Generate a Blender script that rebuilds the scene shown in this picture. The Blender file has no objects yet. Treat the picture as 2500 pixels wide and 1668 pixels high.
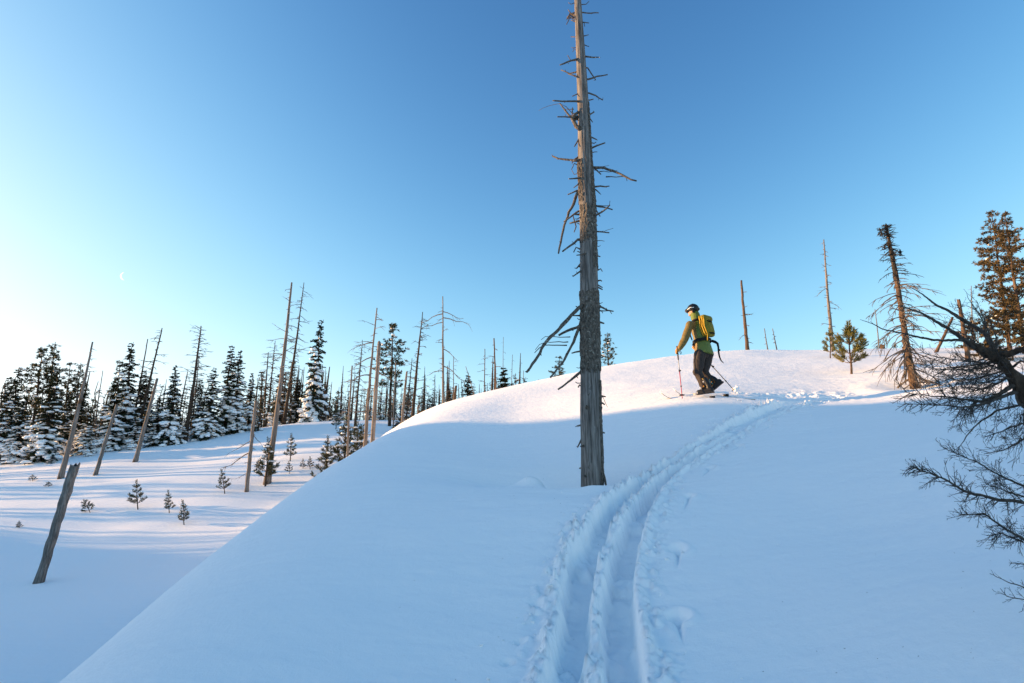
import bpy, bmesh, math, random
import numpy as np
from mathutils import Vector, Matrix, Quaternion, noise as mnoise

scene = bpy.context.scene
COL = scene.collection
rad = math.radians
random.seed(7)

# ------------------------------------------------------------------ camera
FPX = 1389.0                    # focal length in pixels of the 2500 px wide frame (20 mm lens)
PITCH = rad(16.5)
CT, ST = math.cos(PITCH), math.sin(PITCH)
cam_d = bpy.data.cameras.new('camera')
cam_d.sensor_width = 36.0
cam_d.lens = 36.0 * FPX / 2500.0
cam_d.clip_start = 0.05
cam_d.clip_end = 9000.0
cam_d.dof.use_dof = True
cam_d.dof.focus_distance = 11.0
cam_d.dof.aperture_fstop = 9.0
cam = bpy.data.objects.new('camera', cam_d)
cam.location = (0, 0, 0)
cam.rotation_euler = (math.pi / 2 + PITCH, 0, 0)
COL.objects.link(cam)
scene.camera = cam

# ------------------------------------------------------------------ sky and sun
SUN_AZ = 84.0                   # degrees to the left of the view direction
SUN_EL = 8.3
w = bpy.data.worlds.new('World')
scene.world = w
w.use_nodes = True
nt = w.node_tree
for n in list(nt.nodes):
    nt.nodes.remove(n)
sky = nt.nodes.new('ShaderNodeTexSky')
sky.sky_type = 'NISHITA'
sky.sun_disc = False
sky.sun_elevation = rad(SUN_EL)
sky.sun_rotation = rad(-SUN_AZ)
sky.altitude = 1900
sky.air_density = 1.0
sky.dust_density = 3.0
sky.ozone_density = 0.9
bg = nt.nodes.new('ShaderNodeBackground')
bg.inputs['Strength'].default_value = 0.15
out = nt.nodes.new('ShaderNodeOutputWorld')
hsv = nt.nodes.new('ShaderNodeHueSaturation')      # one even grade for the whole sky
hsv.inputs['Saturation'].default_value = 1.1
hsv.inputs['Hue'].default_value = 0.497
gam = nt.nodes.new('ShaderNodeGamma')
gam.inputs['Gamma'].default_value = 2.0
nt.links.new(sky.outputs[0], hsv.inputs['Color'])
nt.links.new(hsv.outputs[0], gam.inputs['Color'])
m1 = nt.nodes.new('ShaderNodeVectorMath'); m1.operation = 'MULTIPLY_ADD'     # soft shoulder, as film gives the bright side of the sky
m1.inputs[1].default_value = (0.30, 0.30, 0.30); m1.inputs[2].default_value = (1, 1, 1)
dv = nt.nodes.new('ShaderNodeVectorMath'); dv.operation = 'DIVIDE'
nt.links.new(gam.outputs[0], m1.inputs[0])
nt.links.new(gam.outputs[0], dv.inputs[0])
nt.links.new(m1.outputs[0], dv.inputs[1])
nt.links.new(dv.outputs[0], bg.inputs['Color'])
nt.links.new(bg.outputs[0], out.inputs['Surface'])

sun_d = bpy.data.lights.new('sun', 'SUN')
sun_d.energy = 3.9
sun_d.angle = rad(0.55)
sun_d.color = (1.0, 0.60, 0.27)
sun = bpy.data.objects.new('sun', sun_d)
to_sun = Vector((-math.sin(rad(SUN_AZ)) * math.cos(rad(SUN_EL)), math.cos(rad(SUN_AZ)) * math.cos(rad(SUN_EL)), math.sin(rad(SUN_EL))))
sun.rotation_euler = to_sun.to_track_quat('Z', 'Y').to_euler()
sun.location = to_sun * 60
COL.objects.link(sun)

scene.view_settings.view_transform = 'Standard'
scene.view_settings.look = 'None'
scene.view_settings.exposure = 1.64
scene.view_settings.gamma = 1.0
scene.view_settings.use_curve_mapping = False
scene.cycles.max_bounces = 6
scene.cycles.diffuse_bounces = 4

# ------------------------------------------------------------------ helpers
def ray(px, py):
    u = (px - 1250.0) / FPX
    v = (834.0 - py) / FPX
    return np.array((u, CT - v * ST, ST + v * CT))

def at(px, py, D):
    """world point on the line of sight of photo pixel (px, py) at forward distance D"""
    r = ray(px, py)
    return r * (D / r[1])

def project(p):
    d = p[1] * CT + p[2] * ST
    return 1250 + FPX * p[0] / d, 834 - FPX * (-p[1] * ST + p[2] * CT) / d

_HT = np.random.RandomState(11).rand(1024 * 64).astype(np.float64)
def vnoise(x, y, seed=0):
    """smooth value noise, vectorised, 0..1"""
    x = np.asarray(x, float); y = np.asarray(y, float)
    xi = np.floor(x).astype(np.int64); yi = np.floor(y).astype(np.int64)
    fx = x - xi; fy = y - yi
    fx = fx * fx * fx * (fx * (fx * 6 - 15) + 10); fy = fy * fy * fy * (fy * (fy * 6 - 15) + 10)
    def h(a, b):
        k = (a * 73856093) ^ (b * 19349663) ^ ((seed + 7) * 83492791)
        k = (k ^ (k >> 13)) * 1274126177
        k = k ^ (k >> 16)
        return _HT[np.abs(k) % _HT.size]
    a = h(xi, yi); b = h(xi + 1, yi); c = h(xi, yi + 1); d = h(xi + 1, yi + 1)
    return (a + (b - a) * fx) * (1 - fy) + (c + (d - c) * fx) * fy

def fbm(x, y, seed=0, oct=4, gain=0.5):
    s = 0; a = 1.0; t = 0
    for i in range(oct):
        s = s + a * vnoise(x * 2 ** i, y * 2 ** i, seed + i * 13); t += a; a *= gain
    return s / t

def smooth(e0, e1, x):
    t = np.clip((x - e0) / (e1 - e0), 0, 1)
    return t * t * (3 - 2 * t)

# ------------------------------------------------------------------ terrain shape
CTRL = []
def c(px, py, D): CTRL.append(tuple(at(px, py, D)))
def cw(x, y, z): CTRL.append((x, y, z))
# near dome: the slope carrying the ski track
c(1448, 1668, 3.6); c(1457, 1400, 5.1); c(1540, 1219, 6.6); c(1692, 1107, 8.2); c(1815, 1028, 9.7); c(1940, 979, 11.3)
c(2100, 962, 11.8); c(1715, 972, 11.4); c(2230, 937, 11.9); c(2077, 912, 14.2); c(2420, 1000, 8.0)
c(2100, 1300, 5.4); c(2400, 1500, 3.6); c(2000, 1600, 3.7); c(2450, 1180, 5.4); c(1850, 1150, 7.2)
c(1435, 1196, 7.9); c(1330, 1220, 6.7); c(1400, 1010, 12.4)
cw(-1, 3, -0.98); cw(-1, 5, -0.47); cw(-1, 8, 0.38); cw(-1, 11, 1.30); cw(0, 13.5, 2.25)
# its left shoulder: the edge rolls over into the hollow
for x_, y_, z_ in ((-1.5, 1.2, -1.12), (-1.95, 3.1, -0.90), (-2.25, 4.4, -0.70), (-2.6, 6.8, -0.12), (-2.65, 8.6, 0.45), (-2.65, 10.6, 1.08), (-2.5, 12.4, 1.66), (-2.3, 14.2, 2.26)):
    cw(x_, y_, z_); cw(x_ - 0.9, y_ + .15, z_ - .42); cw(x_ - 2.0, y_ + .3, z_ - 1.45); cw(x_ - 4.5, y_ + .6, z_ - 4.2)
c(1250, 945, 19.0); c(1440, 906, 21.5); cw(-4.0, 17.2, 2.0); cw(-5.5, 19, 0.8); cw(-2.2, 21.0, 3.2); cw(0.5, 25, 4.2); cw(-5, 26, 1.2)
# crest line of the dome and what lies behind it
c(1700, 864, 23.5); c(1850, 858, 24.5); c(2100, 860, 26); c(2350, 870, 27); c(2700, 882, 27)
c(1700, 880, 30); c(1850, 876, 31); c(2100, 886, 32); c(2350, 900, 32)
cw(12, 46, 5.4); cw(26, 50, 6.0); cw(12, 70, 3.5); cw(35, 75, 4.0); cw(-8, 45, 0.0)
# ground under and behind the photographer
cw(0, 0, -1.55); cw(0, -6, -2.9); cw(5, 0, -0.9); cw(8, -8, -2.0); cw(12, 4, 0.6); cw(-3.2, -1.5, -1.75); cw(-6, -6, -3.6); cw(18, 12, 3.6); cw(22, -10, 0.5)
cw(-20, 5, -8); cw(-20, 25, -6); cw(-45, 10, -10); cw(-35, 50, -8)
for a in range(0, 360, 30):
    cw(150 * math.cos(rad(a)), 150 * math.sin(rad(a)), -10.0 if 90 <= a <= 270 else -4.0)
DOME_P = np.array(CTRL)
CTRL = []
# hollow and far slope on the left
c(0, 1600, 10.5); c(200, 1490, 13.0); c(95, 1422, 15.2); c(400, 1390, 16.5); c(0, 1455, 14.6)
c(100, 1320, 20.5); c(400, 1310, 21.0); c(600, 1270, 22.5); c(335, 1245, 24.2); c(530, 1205, 26); c(600, 1200, 26.4); c(650, 1182, 27.6); c(760, 1110, 31)
c(0, 1240, 25); c(140, 1165, 30); c(330, 1122, 33); c(860, 1040, 40); c(500, 1100, 35)
c(0, 1132, 36); c(300, 1098, 38); c(450, 1078, 40); c(700, 1036, 44); c(900, 1030, 50); c(1000, 1035, 54)
cw(-40, 60, 3.0); cw(-20, 70, 6.2); cw(-5, 80, 6.5); cw(-60, 80, 3.0); cw(12, 80, 5.5); cw(40, 90, 3)
cw(-6, 9, -2.6); cw(-5.5, 4, -3.0); cw(-5, 14, -1.8); cw(-3, 20, -0.5); cw(0, 5, -4.5); cw(5, 12, -4); cw(8, 25, -1); cw(15, 40, 2.5); cw(0, 32, 2.6); cw(-3, -8, -4.2); cw(20, 0, -5)
# the hill outside the frame on the left that keeps the foreground in the shade
cw(-22, 15, -0.4); cw(-30, 14, 2.0); cw(-24, 25, 0.0); cw(-36, 29, 0.8); cw(-48, 23.5, 2.6); cw(-48, 19.3, 6.0); cw(-48, 17, 9.2); cw(-48, 11, 11.6); cw(-48, -8, 10.5); cw(-48, 29, 1.8); cw(-52, 37, 1.5)
cw(-62, 18, 5.6); cw(-60, 2, 9.0); cw(-64, 29, 1.8); cw(-80, 10, 4.0); cw(-80, 40, 0.8); cw(-28, 0, 2.6); cw(-20, -10, -0.8); cw(-110, 0, 1); cw(-110, 60, 0)
for a in range(0, 360, 30):
    cw(150 * math.cos(rad(a)), 150 * math.sin(rad(a)), -3.0)
LEFT_P = np.array(CTRL)

def _tps_fit(P, lam):
    n = len(P)
    d2 = ((P[:, None, :2] - P[None, :, :2]) ** 2).sum(-1)
    K = 0.5 * d2 * np.log(d2 + 1e-9) + lam * np.eye(n)
    A = np.zeros((n + 3, n + 3))
    A[:n, :n] = K; A[:n, n] = 1; A[:n, n + 1:] = P[:, :2]; A[n:, :n] = A[:n, n:].T
    return np.linalg.solve(A, np.concatenate([P[:, 2], np.zeros(3)]))
_WD = _tps_fit(DOME_P, 0.15); _WL = _tps_fit(LEFT_P, 0.4)
def _tps(x, y, P, W):
    d2 = (x[:, None] - P[None, :, 0]) ** 2 + (y[:, None] - P[None, :, 1]) ** 2
    return (0.5 * d2 * np.log(d2 + 1e-9)) @ W[:len(P)] + W[-3] + W[-2] * x + W[-1] * y

def base_z(x, y):
    """the bare snow surface: the dome and the left-hand country, melted into each other"""
    x = np.asarray(x, float); y = np.asarray(y, float); shp = x.shape
    x = x.ravel(); y = y.ravel()
    r = np.hypot(x, y); k = np.minimum(1.0, 150.0 / np.maximum(r, 1e-6))
    x = x * k; y = y * k
    z = np.empty_like(x)
    for i in range(0, len(x), 40000):
        s = slice(i, i + 40000)
        a = _tps(x[s], y[s], DOME_P, _WD); b = _tps(x[s], y[s], LEFT_P, _WL)
        h = np.clip(.5 + .5 * (a - b) / .5, 0, 1)
        z[s] = b * (1 - h) + a * h + .5 * h * (1 - h)
    return z.reshape(shp)

def hit(px, py, d0=2.0, d1=120.0):
    """first point where the sight line of pixel (px, py) meets the snow"""
    r = ray(px, py); r = r / r[1]
    D = np.geomspace(d0, d1, 1500)
    z = base_z(r[0] * D, D)
    below = np.nonzero(r[2] * D <= z)[0]
    if len(below) == 0:                       # the line just clears the crest: take the crest itself
        m = D < 60
        i = np.argmax(np.where(m, (z - r[2] * D) / D, -9))
        return r * D[i]
    i = max(below[0], 1)
    a, b = D[i - 1], D[i]
    for _ in range(20):
        m = (a + b) / 2
        if r[2] * m <= base_z(r[0] * m, m): b = m
        else: a = m
    return r * b
# ------------------------------------------------------------------ materials
def mat(name):
    m = bpy.data.materials.new(name); m.use_nodes = True
    n = m.node_tree.nodes
    return m, n, m.node_tree.links, n['Principled BSDF']

def N(n, t, **kw):
    x = n.new(t)
    for k, v in kw.items():
        setattr(x, k, v)
    return x

def ramp(n, stops):
    r = n.new('ShaderNodeValToRGB')
    e = r.color_ramp.elements
    while len(e) < len(stops): e.new(0.5)
    for el, (p, col) in zip(e, stops):
        el.position = p; el.color = (*col, 1)
    return r

def snow_material(name='snow', grain=True):
    m, n, l, b = mat(name)
    b.inputs['Base Color'].default_value = (0.95, 0.955, 0.965, 1)
    b.inputs['Roughness'].default_value = 0.75
    b.inputs['Specular IOR Level'].default_value = 0.15
    tc = N(n, 'ShaderNodeTexCoord')
    n1 = N(n, 'ShaderNodeTexNoise'); n1.inputs['Scale'].default_value = 9.0; n1.inputs['Detail'].default_value = 8; n1.inputs['Roughness'].default_value = 0.62
    l.new(tc.outputs['Object'], n1.inputs['Vector'])
    n2 = N(n, 'ShaderNodeTexNoise'); n2.inputs['Scale'].default_value = 140.0; n2.inputs['Detail'].default_value = 5
    l.new(tc.outputs['Object'], n2.inputs['Vector'])
    ad = N(n, 'ShaderNodeMath', operation='MULTIPLY_ADD'); ad.inputs[1].default_value = 0.22
    l.new(n2.outputs['Fac'], ad.inputs[0]); l.new(n1.outputs['Fac'], ad.inputs[2])
    bp = N(n, 'ShaderNodeBump'); bp.inputs['Strength'].default_value = 0.55; bp.inputs['Distance'].default_value = 0.025
    l.new(ad.outputs[0], bp.inputs['Height'])
    l.new(bp.outputs['Normal'], b.inputs['Normal'])
    return m
SNOW = snow_material()

# ------------------------------------------------------------------ snow ground with the ski track
TRACK_PX = [(1448, 1668), (1453, 1520), (1457, 1400), (1493, 1300), (1540, 1219), (1590, 1171), (1692, 1107), (1765, 1060), (1815, 1028), (1895, 996), (1945, 980)]
_tp = np.array([hit(*p) for p in TRACK_PX])
TY = _tp[:, 1]; TX = _tp[:, 0]
Y0, Y1 = TY[0], TY[-1]
_ys = np.linspace(Y0 - 1, Y1 + .6, 400)
_xs = np.interp(_ys, TY, TX)
_xs[_ys < Y0] = TX[0] + (_ys[_ys < Y0] - Y0) * (TX[1] - TX[0]) / (TY[1] - TY[0])
_xs[_ys > Y1] = TX[-1] + (_ys[_ys > Y1] - Y1) * (TX[-1] - TX[-2]) / (TY[-1] - TY[-2])
_k = np.hanning(61); _k /= _k.sum()
_xs = np.convolve(np.pad(_xs, 30, mode='reflect', reflect_type='odd'), _k, 'valid')
_sl = np.gradient(_xs, _ys)
def track_x(y):
    return np.interp(y, _ys, _xs) + np.where(y < _ys[0], (y - _ys[0]) * _sl[0], 0)
def track_slope(y):
    return np.interp(y, _ys, _sl)

def ground_z(x, y):
    return float(base_z(np.array([x]), np.array([y]))[0])

def spread(a, b, first, grow, maxstep=6.0):
    o = [a]; s = first
    d = 1 if b > a else -1
    while (b - o[-1]) * d > 0:
        o.append(o[-1] + d * s); s = min(s * grow, maxstep if abs(o[-1]) < 170 else 1e9)
    return o

def build_ground():
    dy = np.concatenate([spread(2.6, -160, 0.03, 1.06)[:0:-1], np.arange(2.6, 12.6, 0.019), spread(12.6, 170, 0.022, 1.018, 2.0)[0:]])
    far = [260, 500, 1100, 2500]
    dy = np.concatenate([[-2500, -1100, -500, -260], dy, far])
    dt = np.concatenate([spread(-0.75, -170, 0.02, 1.035)[:0:-1], np.arange(-0.75, 1.05, 0.0165), spread(1.05, 170, 0.02, 1.045)])
    dt = np.concatenate([[-2500, -1100, -500, -260], dt, far])
    T, Y = np.meshgrid(dt, dy)
    X = track_x(Y) + T
    Z = base_z(X, Y) + relief(X, Y)
    nr, nc = Z.shape
    co = np.stack([X, Y, Z], -1).reshape(-1, 3)
    idx = np.arange(nr * nc).reshape(nr, nc)
    q = np.stack([idx[:-1, :-1], idx[:-1, 1:], idx[1:, 1:], idx[1:, :-1]], -1).reshape(-1, 4)
    me = bpy.data.meshes.new('snow_ground')
    me.vertices.add(len(co)); me.vertices.foreach_set('co', co.ravel())
    me.loops.add(q.size); me.loops.foreach_set('vertex_index', q.ravel().astype(np.int32))
    me.polygons.add(len(q)); me.polygons.foreach_set('loop_start', np.arange(0, q.size, 4, dtype=np.int32))
    me.polygons.foreach_set('use_smooth', np.ones(len(q), bool))
    me.update(); me.validate()
    me.materials.append(SNOW)
    o = bpy.data.objects.new('snow_ground', me); COL.objects.link(o)
    o['kind'] = 'structure'
    return o

def relief(X, Y):
    return np.zeros_like(X)
# ------------------------------------------------------------------ relief of the snow surface
def P2(px, py):
    p = hit(px, py); return np.array(p[:2])
POLE_MARKS = [((1655, 1340), (1654, 1392), 1.0), ((1652, 1500), (1668, 1572), 1.15), ((1310, 1466), (1312, 1490), .8), ((1683, 1213), (1668, 1252), .9),
              ((1735, 1142), (1712, 1168), .8), ((1805, 1086), (1780, 1106), .7), ((1880, 1038), (1855, 1052), .6), ((1240, 1608), (1236, 1620), .5), ((1268, 1560), (1262, 1572), .5)]
_marks = [(P2(*a), P2(*b), s) for a, b, s in POLE_MARKS]
CORNER = P2(2010, 968); TURN_END = P2(1640, 969)
TREE_FOOT = P2(1440, 1192)
WELLS = [(P2(2232, 938), .55, .10), (P2(2078, 914), .35, .10), (P2(2033, 892), .3, .06), (P2(95, 1421), .7, .22)]

def seg_dist(X, Y, a, b):
    d = b - a; L2 = (d ** 2).sum()
    t = np.clip(((X - a[0]) * d[0] + (Y - a[1]) * d[1]) / L2, 0, 1)
    return np.hypot(X - a[0] - d[0] * t, Y - a[1] - d[1] * t), t

def relief(X, Y):
    Z = np.zeros_like(X)
    R = np.hypot(X, Y)
    near = 1 - smooth(25, 60, R)
    # wind-packed undulation
    Z += near * (0.10 * (fbm(X * .32 + 5, Y * .32, 3, 3) - .5) + 0.024 * (fbm(X * 1.1, Y * 2.6, 9, 3) - .5) + 0.016 * (fbm(X * 2.6, Y * 7.0, 15, 3) - .5))
    Z += smooth(14, 26, R) * near * 0.16 * (fbm(X * .25, Y * .25, 31, 3) - .5)
    fine = (R < 16)
    if not fine.any(): return Z
    x = X[fine]; y = Y[fine]; z = np.zeros_like(x)
    z += 0.004 * (fbm(x * 11, y * 11, 21, 3) - .5)
    # the skin track
    ca = 1 / np.sqrt(1 + track_slope(y) ** 2)
    d = (x - track_x(y)) * ca / (1 - .24 * smooth(5.5, 8.5, y))
    on = (1 - smooth(Y1 - .25, Y1 + .1, y)) * smooth(-6, -4, y)
    far = smooth(6.5, 10.5, y)
    wig = lambda s, f: (fbm(y * f, x * 1.5 + s, 40 + s, 3) - .5)
    eLo = -0.255 + .09 * wig(1, 2.5) + .07 * wig(2, 9) + .05 * (fbm(x * 16, y * 16, 84, 3) - .5); eLi = -0.055 + .07 * wig(3, 3.0) + .05 * wig(4, 9) + .03 * (fbm(x * 18, y * 18, 85, 3) - .5)
    eRi = 0.055 + .06 * wig(5, 2.2) + .045 * wig(6, 8) + .03 * (fbm(x * 18, y * 18, 86, 3) - .5); eRo = 0.275 + .02 * wig(7, 1.5) + .015 * wig(8, 9)
    st = .022 + .02 * fbm(x * 4, y * 4, 60, 2)
    tl = smooth(eLo - st, eLo + st, d) * (1 - smooth(eLi - st * .8, eLi + st * .8, d))
    tr = smooth(eRi - st * .8, eRi + st * .8, d) * (1 - smooth(eRo - st * .5, eRo + st * .5, d))
    mid = smooth(eLi - st, eLi + st, d) * (1 - smooth(eRi - st, eRi + st, d))
    dep = (0.19 - .07 * far) * (0.85 + .35 * fbm(y * 1.7, x * .5, 70, 2))
    fl = 0.035 * (fbm(x * 5, y * 5, 71, 3) - .5) + .10 * np.maximum(0, fbm(x * 8, y * 6, 72, 4) - .56) + .055 * smooth(.60, .68, fbm(x * 3.1, y * 2.4, 79, 2)) * (.5 + fbm(x * 14, y * 14, 83, 3))
    z -= on * (tl * (dep - fl) + tr * (dep * 1.1 - fl))
    lump = np.maximum(0, fbm(x * 24, y * 24, 73, 4, .6) - .46)
    lump2 = np.maximum(0, fbm(x * 9, y * 9, 74, 3) - .45)
    midh = (-.030 + .11 * (fbm(y * 1.8 + 3, x, 75, 2) - .35) + .16 * lump + .16 * lump2) * (1 - .6 * far)
    merge = smooth(8.9, 9.7, y)
    z += on * mid * (midh * (1 - merge) - dep * .8 * merge)
    lipR = np.exp(-((d - eRo - .05) / .045) ** 2); lipL = np.exp(-((d - eLo + .045) / .055) ** 2)
    z += on * (lipR * (.030 + .14 * lump + .07 * lump2) + lipL * (.022 + .20 * lump + .12 * lump2)) * (1 - .3 * far)
    patch = smooth(.45, .6, fbm(x * 1.6, y * 1.1, 77, 2))
    rub = (np.exp(-((d + .36) / .11) ** 2) * (.4 + patch) + np.exp(-((d - .42) / .09) ** 2) * .7) * on
    z += rub * (.22 * np.maximum(0, fbm(x * 17, y * 17, 78, 3) - .53) )
    # where the skier turned, and the fresh track behind the skis
    dc = np.hypot(x - CORNER[0], y - CORNER[1])
    z += np.exp(-(dc / .55) ** 2) * (.13 * np.maximum(0, fbm(x * 9, y * 9, 80, 4) - .45) - .05 * smooth(.5, .6, fbm(x * 3, y * 3, 81, 2)))
    ds, ts = seg_dist(x, y, CORNER, TURN_END)
    z += (np.exp(-((ds - .22) / .10) ** 2) * .11 * np.maximum(0, fbm(x * 11, y * 11, 82, 4) - .45) - .045 * (1 - smooth(.12, .2, ds)) * (1 - smooth(.25, .45, ts))) * smooth(.02, .1, ts) * (1 - smooth(.9, 1, ts))
    # pole plants: a scooped basket print with a drag slit
    for a, b, s in _marks:
        dm = np.hypot((x - a[0]), (y - a[1]))
        z -= .045 * s * (1 - smooth(.035 * s, .085 * s, dm + .03 * (fbm(x * 14, y * 14, 90, 2) - .5)))
        z += .018 * s * np.exp(-(((dm - .11 * s) / .03) ** 2)) * smooth(-.04, .08, (x - a[0]))
        de, te = seg_dist(x, y, a, b)
        wd = .020 * s * (1.15 - te)
        z -= .05 * s * (1 - te) * (1 - smooth(wd * .4, wd + .012, de)) * (dm > .03)
    # scooped well and wind lip beside the big snag
    q = (x - (TREE_FOOT[0] - .28)); r_ = (y - (TREE_FOOT[1] + .06))
    z -= .20 * np.exp(-((q / .26) ** 2 + (r_ / .26) ** 2))
    z += .20 * np.exp(-(((q + .50) / .24) ** 2 + ((r_ + .05) / .17) ** 2)) * (1 - smooth(-.36, -.24, q))
    z += .055 * np.exp(-(((q - .45) / .55) ** 2 + ((r_ + .42) / .22) ** 2))
    z -= .16 * np.exp(-(((q + .35) / 1.3) ** 2 + ((r_ - .42) / .42) ** 2))
    z += .05 * np.exp(-(((q + .2) / 1.5) ** 2 + ((r_ + .45) / .30) ** 2)) * (1 - smooth(.2, .5, q))
    for c0, rr, dd in WELLS:
        m = np.hypot(x - c0[0], y - c0[1]) / rr
        z -= dd * np.exp(-m * m); z += dd * .25 * np.exp(-((m - 1.6) / .5) ** 2)
    Z[fine] += z
    return Z

def ground_z(x, y):
    a = np.array([x]); b = np.array([y])
    return float((base_z(a, b) + relief(a, b))[0])
build_ground()
# ------------------------------------------------------------------ mesh building kit
class MB:
    def __init__(s, low=False): s.v = []; s.f = []; s.low = low
    def add(s, vs, fs):
        o = len(s.v); s.v.extend(vs); s.f.extend([tuple(i + o for i in f) for f in fs])
    def tube(s, pts, rads, sides=6, cap=True, jit=0.0, rng=random):
        pts = [Vector(p) for p in pts]; n = len(pts)
        o = len(s.v); ref = None
        for i, p in enumerate(pts):
            t = (pts[min(i + 1, n - 1)] - pts[max(i - 1, 0)])
            if t.length < 1e-9: t = Vector((0, 0, 1))
            t.normalize()
            if ref is None:
                ref = Vector((1, 0, 0)) if abs(t.x) < 0.8 else Vector((0, 1, 0))
            a = (ref - t * ref.dot(t))
            if a.length < 1e-6: a = t.orthogonal()
            a.normalize(); b = t.cross(a); ref = a
            for k in range(sides):
                an = 2 * math.pi * k / sides
                r = rads[i] * (1 + (rng.uniform(-jit, jit) if jit else 0))
                s.v.append(tuple(p + (a * math.cos(an) + b * math.sin(an)) * r))
        for i in range(n - 1):
            for k in range(sides):
                k2 = (k + 1) % sides
                s.f.append((o + i * sides + k, o + i * sides + k2, o + (i + 1) * sides + k2, o + (i + 1) * sides + k))
        if cap:
            s.f.append(tuple(o + k for k in reversed(range(sides))))
            s.f.append(tuple(o + (n - 1) * sides + k for k in range(sides)))
    def blade(s, p, d, w, up):
        """a thin leaf-shaped face of length |d|"""
        q = p + d
        sd = d.cross(up)
        if sd.length < 1e-9: sd = d.orthogonal()
        sd.normalize(); m = p + d * 0.45
        o = len(s.v)
        s.v += [tuple(p), tuple(m + sd * w), tuple(q), tuple(m - sd * w)]
        s.f.append((o, o + 1, o + 2, o + 3))
    def blob(s, c_, r3, rng, rough=0.18):
        o = len(s.v)
        IV, IF = (ICO_V, ICO_F) if not s.low else (ICO1_V, ICO1_F)
        for v in IV:
            k = 1 + rng.uniform(-rough, rough)
            s.v.append((c_[0] + v[0] * r3[0] * k, c_[1] + v[1] * r3[1] * k, c_[2] + v[2] * r3[2] * k))
        s.f.extend([(a + o, b + o, c2 + o) for a, b, c2 in IF])
    def box(s, c_, h, R=None):
        vs = []
        for sx in (-1, 1):
            for sy in (-1, 1):
                for sz in (-1, 1):
                    p = Vector((sx * h[0], sy * h[1], sz * h[2]))
                    if R is not None: p = R @ p
                    vs.append(tuple(Vector(c_) + p))
        s.add(vs, [(0, 1, 3, 2), (4, 6, 7, 5), (0, 4, 5, 1), (2, 3, 7, 6), (0, 2, 6, 4), (1, 5, 7, 3)])
    def mesh(s, name, m, smooth=True):
        me = bpy.data.meshes.new(name)
        me.from_pydata(s.v, [], s.f)
        if smooth:
            me.polygons.foreach_set('use_smooth', np.ones(len(me.polygons), bool))
        me.update()
        if m is not None: me.materials.append(m)
        return me
    def build(s, name, m, parent=None, smooth=True):
        return link(name, s.mesh(name, m, smooth), parent)

def link(name, me, parent=None):
    o = bpy.data.objects.new(name, me); COL.objects.link(o)
    if parent is not None: o.parent = parent
    return o

def thing(name, label, cat, loc=(0, 0, 0), group=None):
    o = bpy.data.objects.new(name, None); COL.objects.link(o)
    o.empty_display_size = 0.1
    o.location = loc; o['label'] = label; o['category'] = cat
    if group: o['group'] = group
    return o

def tag(o, label, cat, group=None):
    o['label'] = label; o['category'] = cat
    if group: o['group'] = group
    return o

_b = bmesh.new(); bmesh.ops.create_icosphere(_b, subdivisions=1, radius=1.0)
_b.verts.ensure_lookup_table()
ICO1_V = [tuple(v.co) for v in _b.verts]; ICO1_F = [tuple(v.index for v in f.verts) for f in _b.faces]; _b.free()
_b = bmesh.new(); bmesh.ops.create_icosphere(_b, subdivisions=2, radius=1.0)
_b.verts.ensure_lookup_table()
ICO_V = [tuple(v.co) for v in _b.verts]; ICO_F = [tuple(v.index for v in f.verts) for f in _b.faces]; _b.free()

# ------------------------------------------------------------------ wood, bark and needle materials
def wood_material(name, c_dark, c_mid, c_light, scale=1.0, bump=0.4, patch=None, stretch=0.06):
    m, n, l, b = mat(name)
    tc = N(n, 'ShaderNodeTexCoord')
    mp = N(n, 'ShaderNodeMapping'); mp.inputs['Scale'].default_value = (1, 1, stretch)
    l.new(tc.outputs['Object'], mp.inputs['Vector'])
    n1 = N(n, 'ShaderNodeTexNoise'); n1.inputs['Scale'].default_value = 38 * scale; n1.inputs['Detail'].default_value = 7; n1.inputs['Roughness'].default_value = 0.65
    l.new(mp.outputs[0], n1.inputs['Vector'])
    r1 = ramp(n, [(0.30, c_dark), (0.50, c_mid), (0.72, c_light)])
    l.new(n1.outputs['Fac'], r1.inputs['Fac'])
    col = r1.outputs['Color']
    if patch:
        n2 = N(n, 'ShaderNodeTexNoise'); n2.inputs['Scale'].default_value = patch[1]; n2.inputs['Detail'].default_value = 5
        l.new(tc.outputs['Object'], n2.inputs['Vector'])
        r2 = ramp(n, [(patch[2], (0, 0, 0)), (patch[2] + 0.06, (1, 1, 1))])
        l.new(n2.outputs['Fac'], r2.inputs['Fac'])
        mx = N(n, 'ShaderNodeMix', data_type='RGBA')
        l.new(r2.outputs['Color'], mx.inputs['Factor']); l.new(col, mx.inputs['A']); mx.inputs['B'].default_value = (*patch[0], 1)
        col = mx.outputs['Result']
    l.new(col, b.inputs['Base Color'])
    b.inputs['Roughness'].default_value = 0.85
    b.inputs['Specular IOR Level'].default_value = 0.2
    bp = N(n, 'ShaderNodeBump'); bp.inputs['Strength'].default_value = bump; bp.inputs['Distance'].default_value = 0.02
    l.new(n1.outputs['Fac'], bp.inputs['Height']); l.new(bp.outputs['Normal'], b.inputs['Normal'])
    return m

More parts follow.
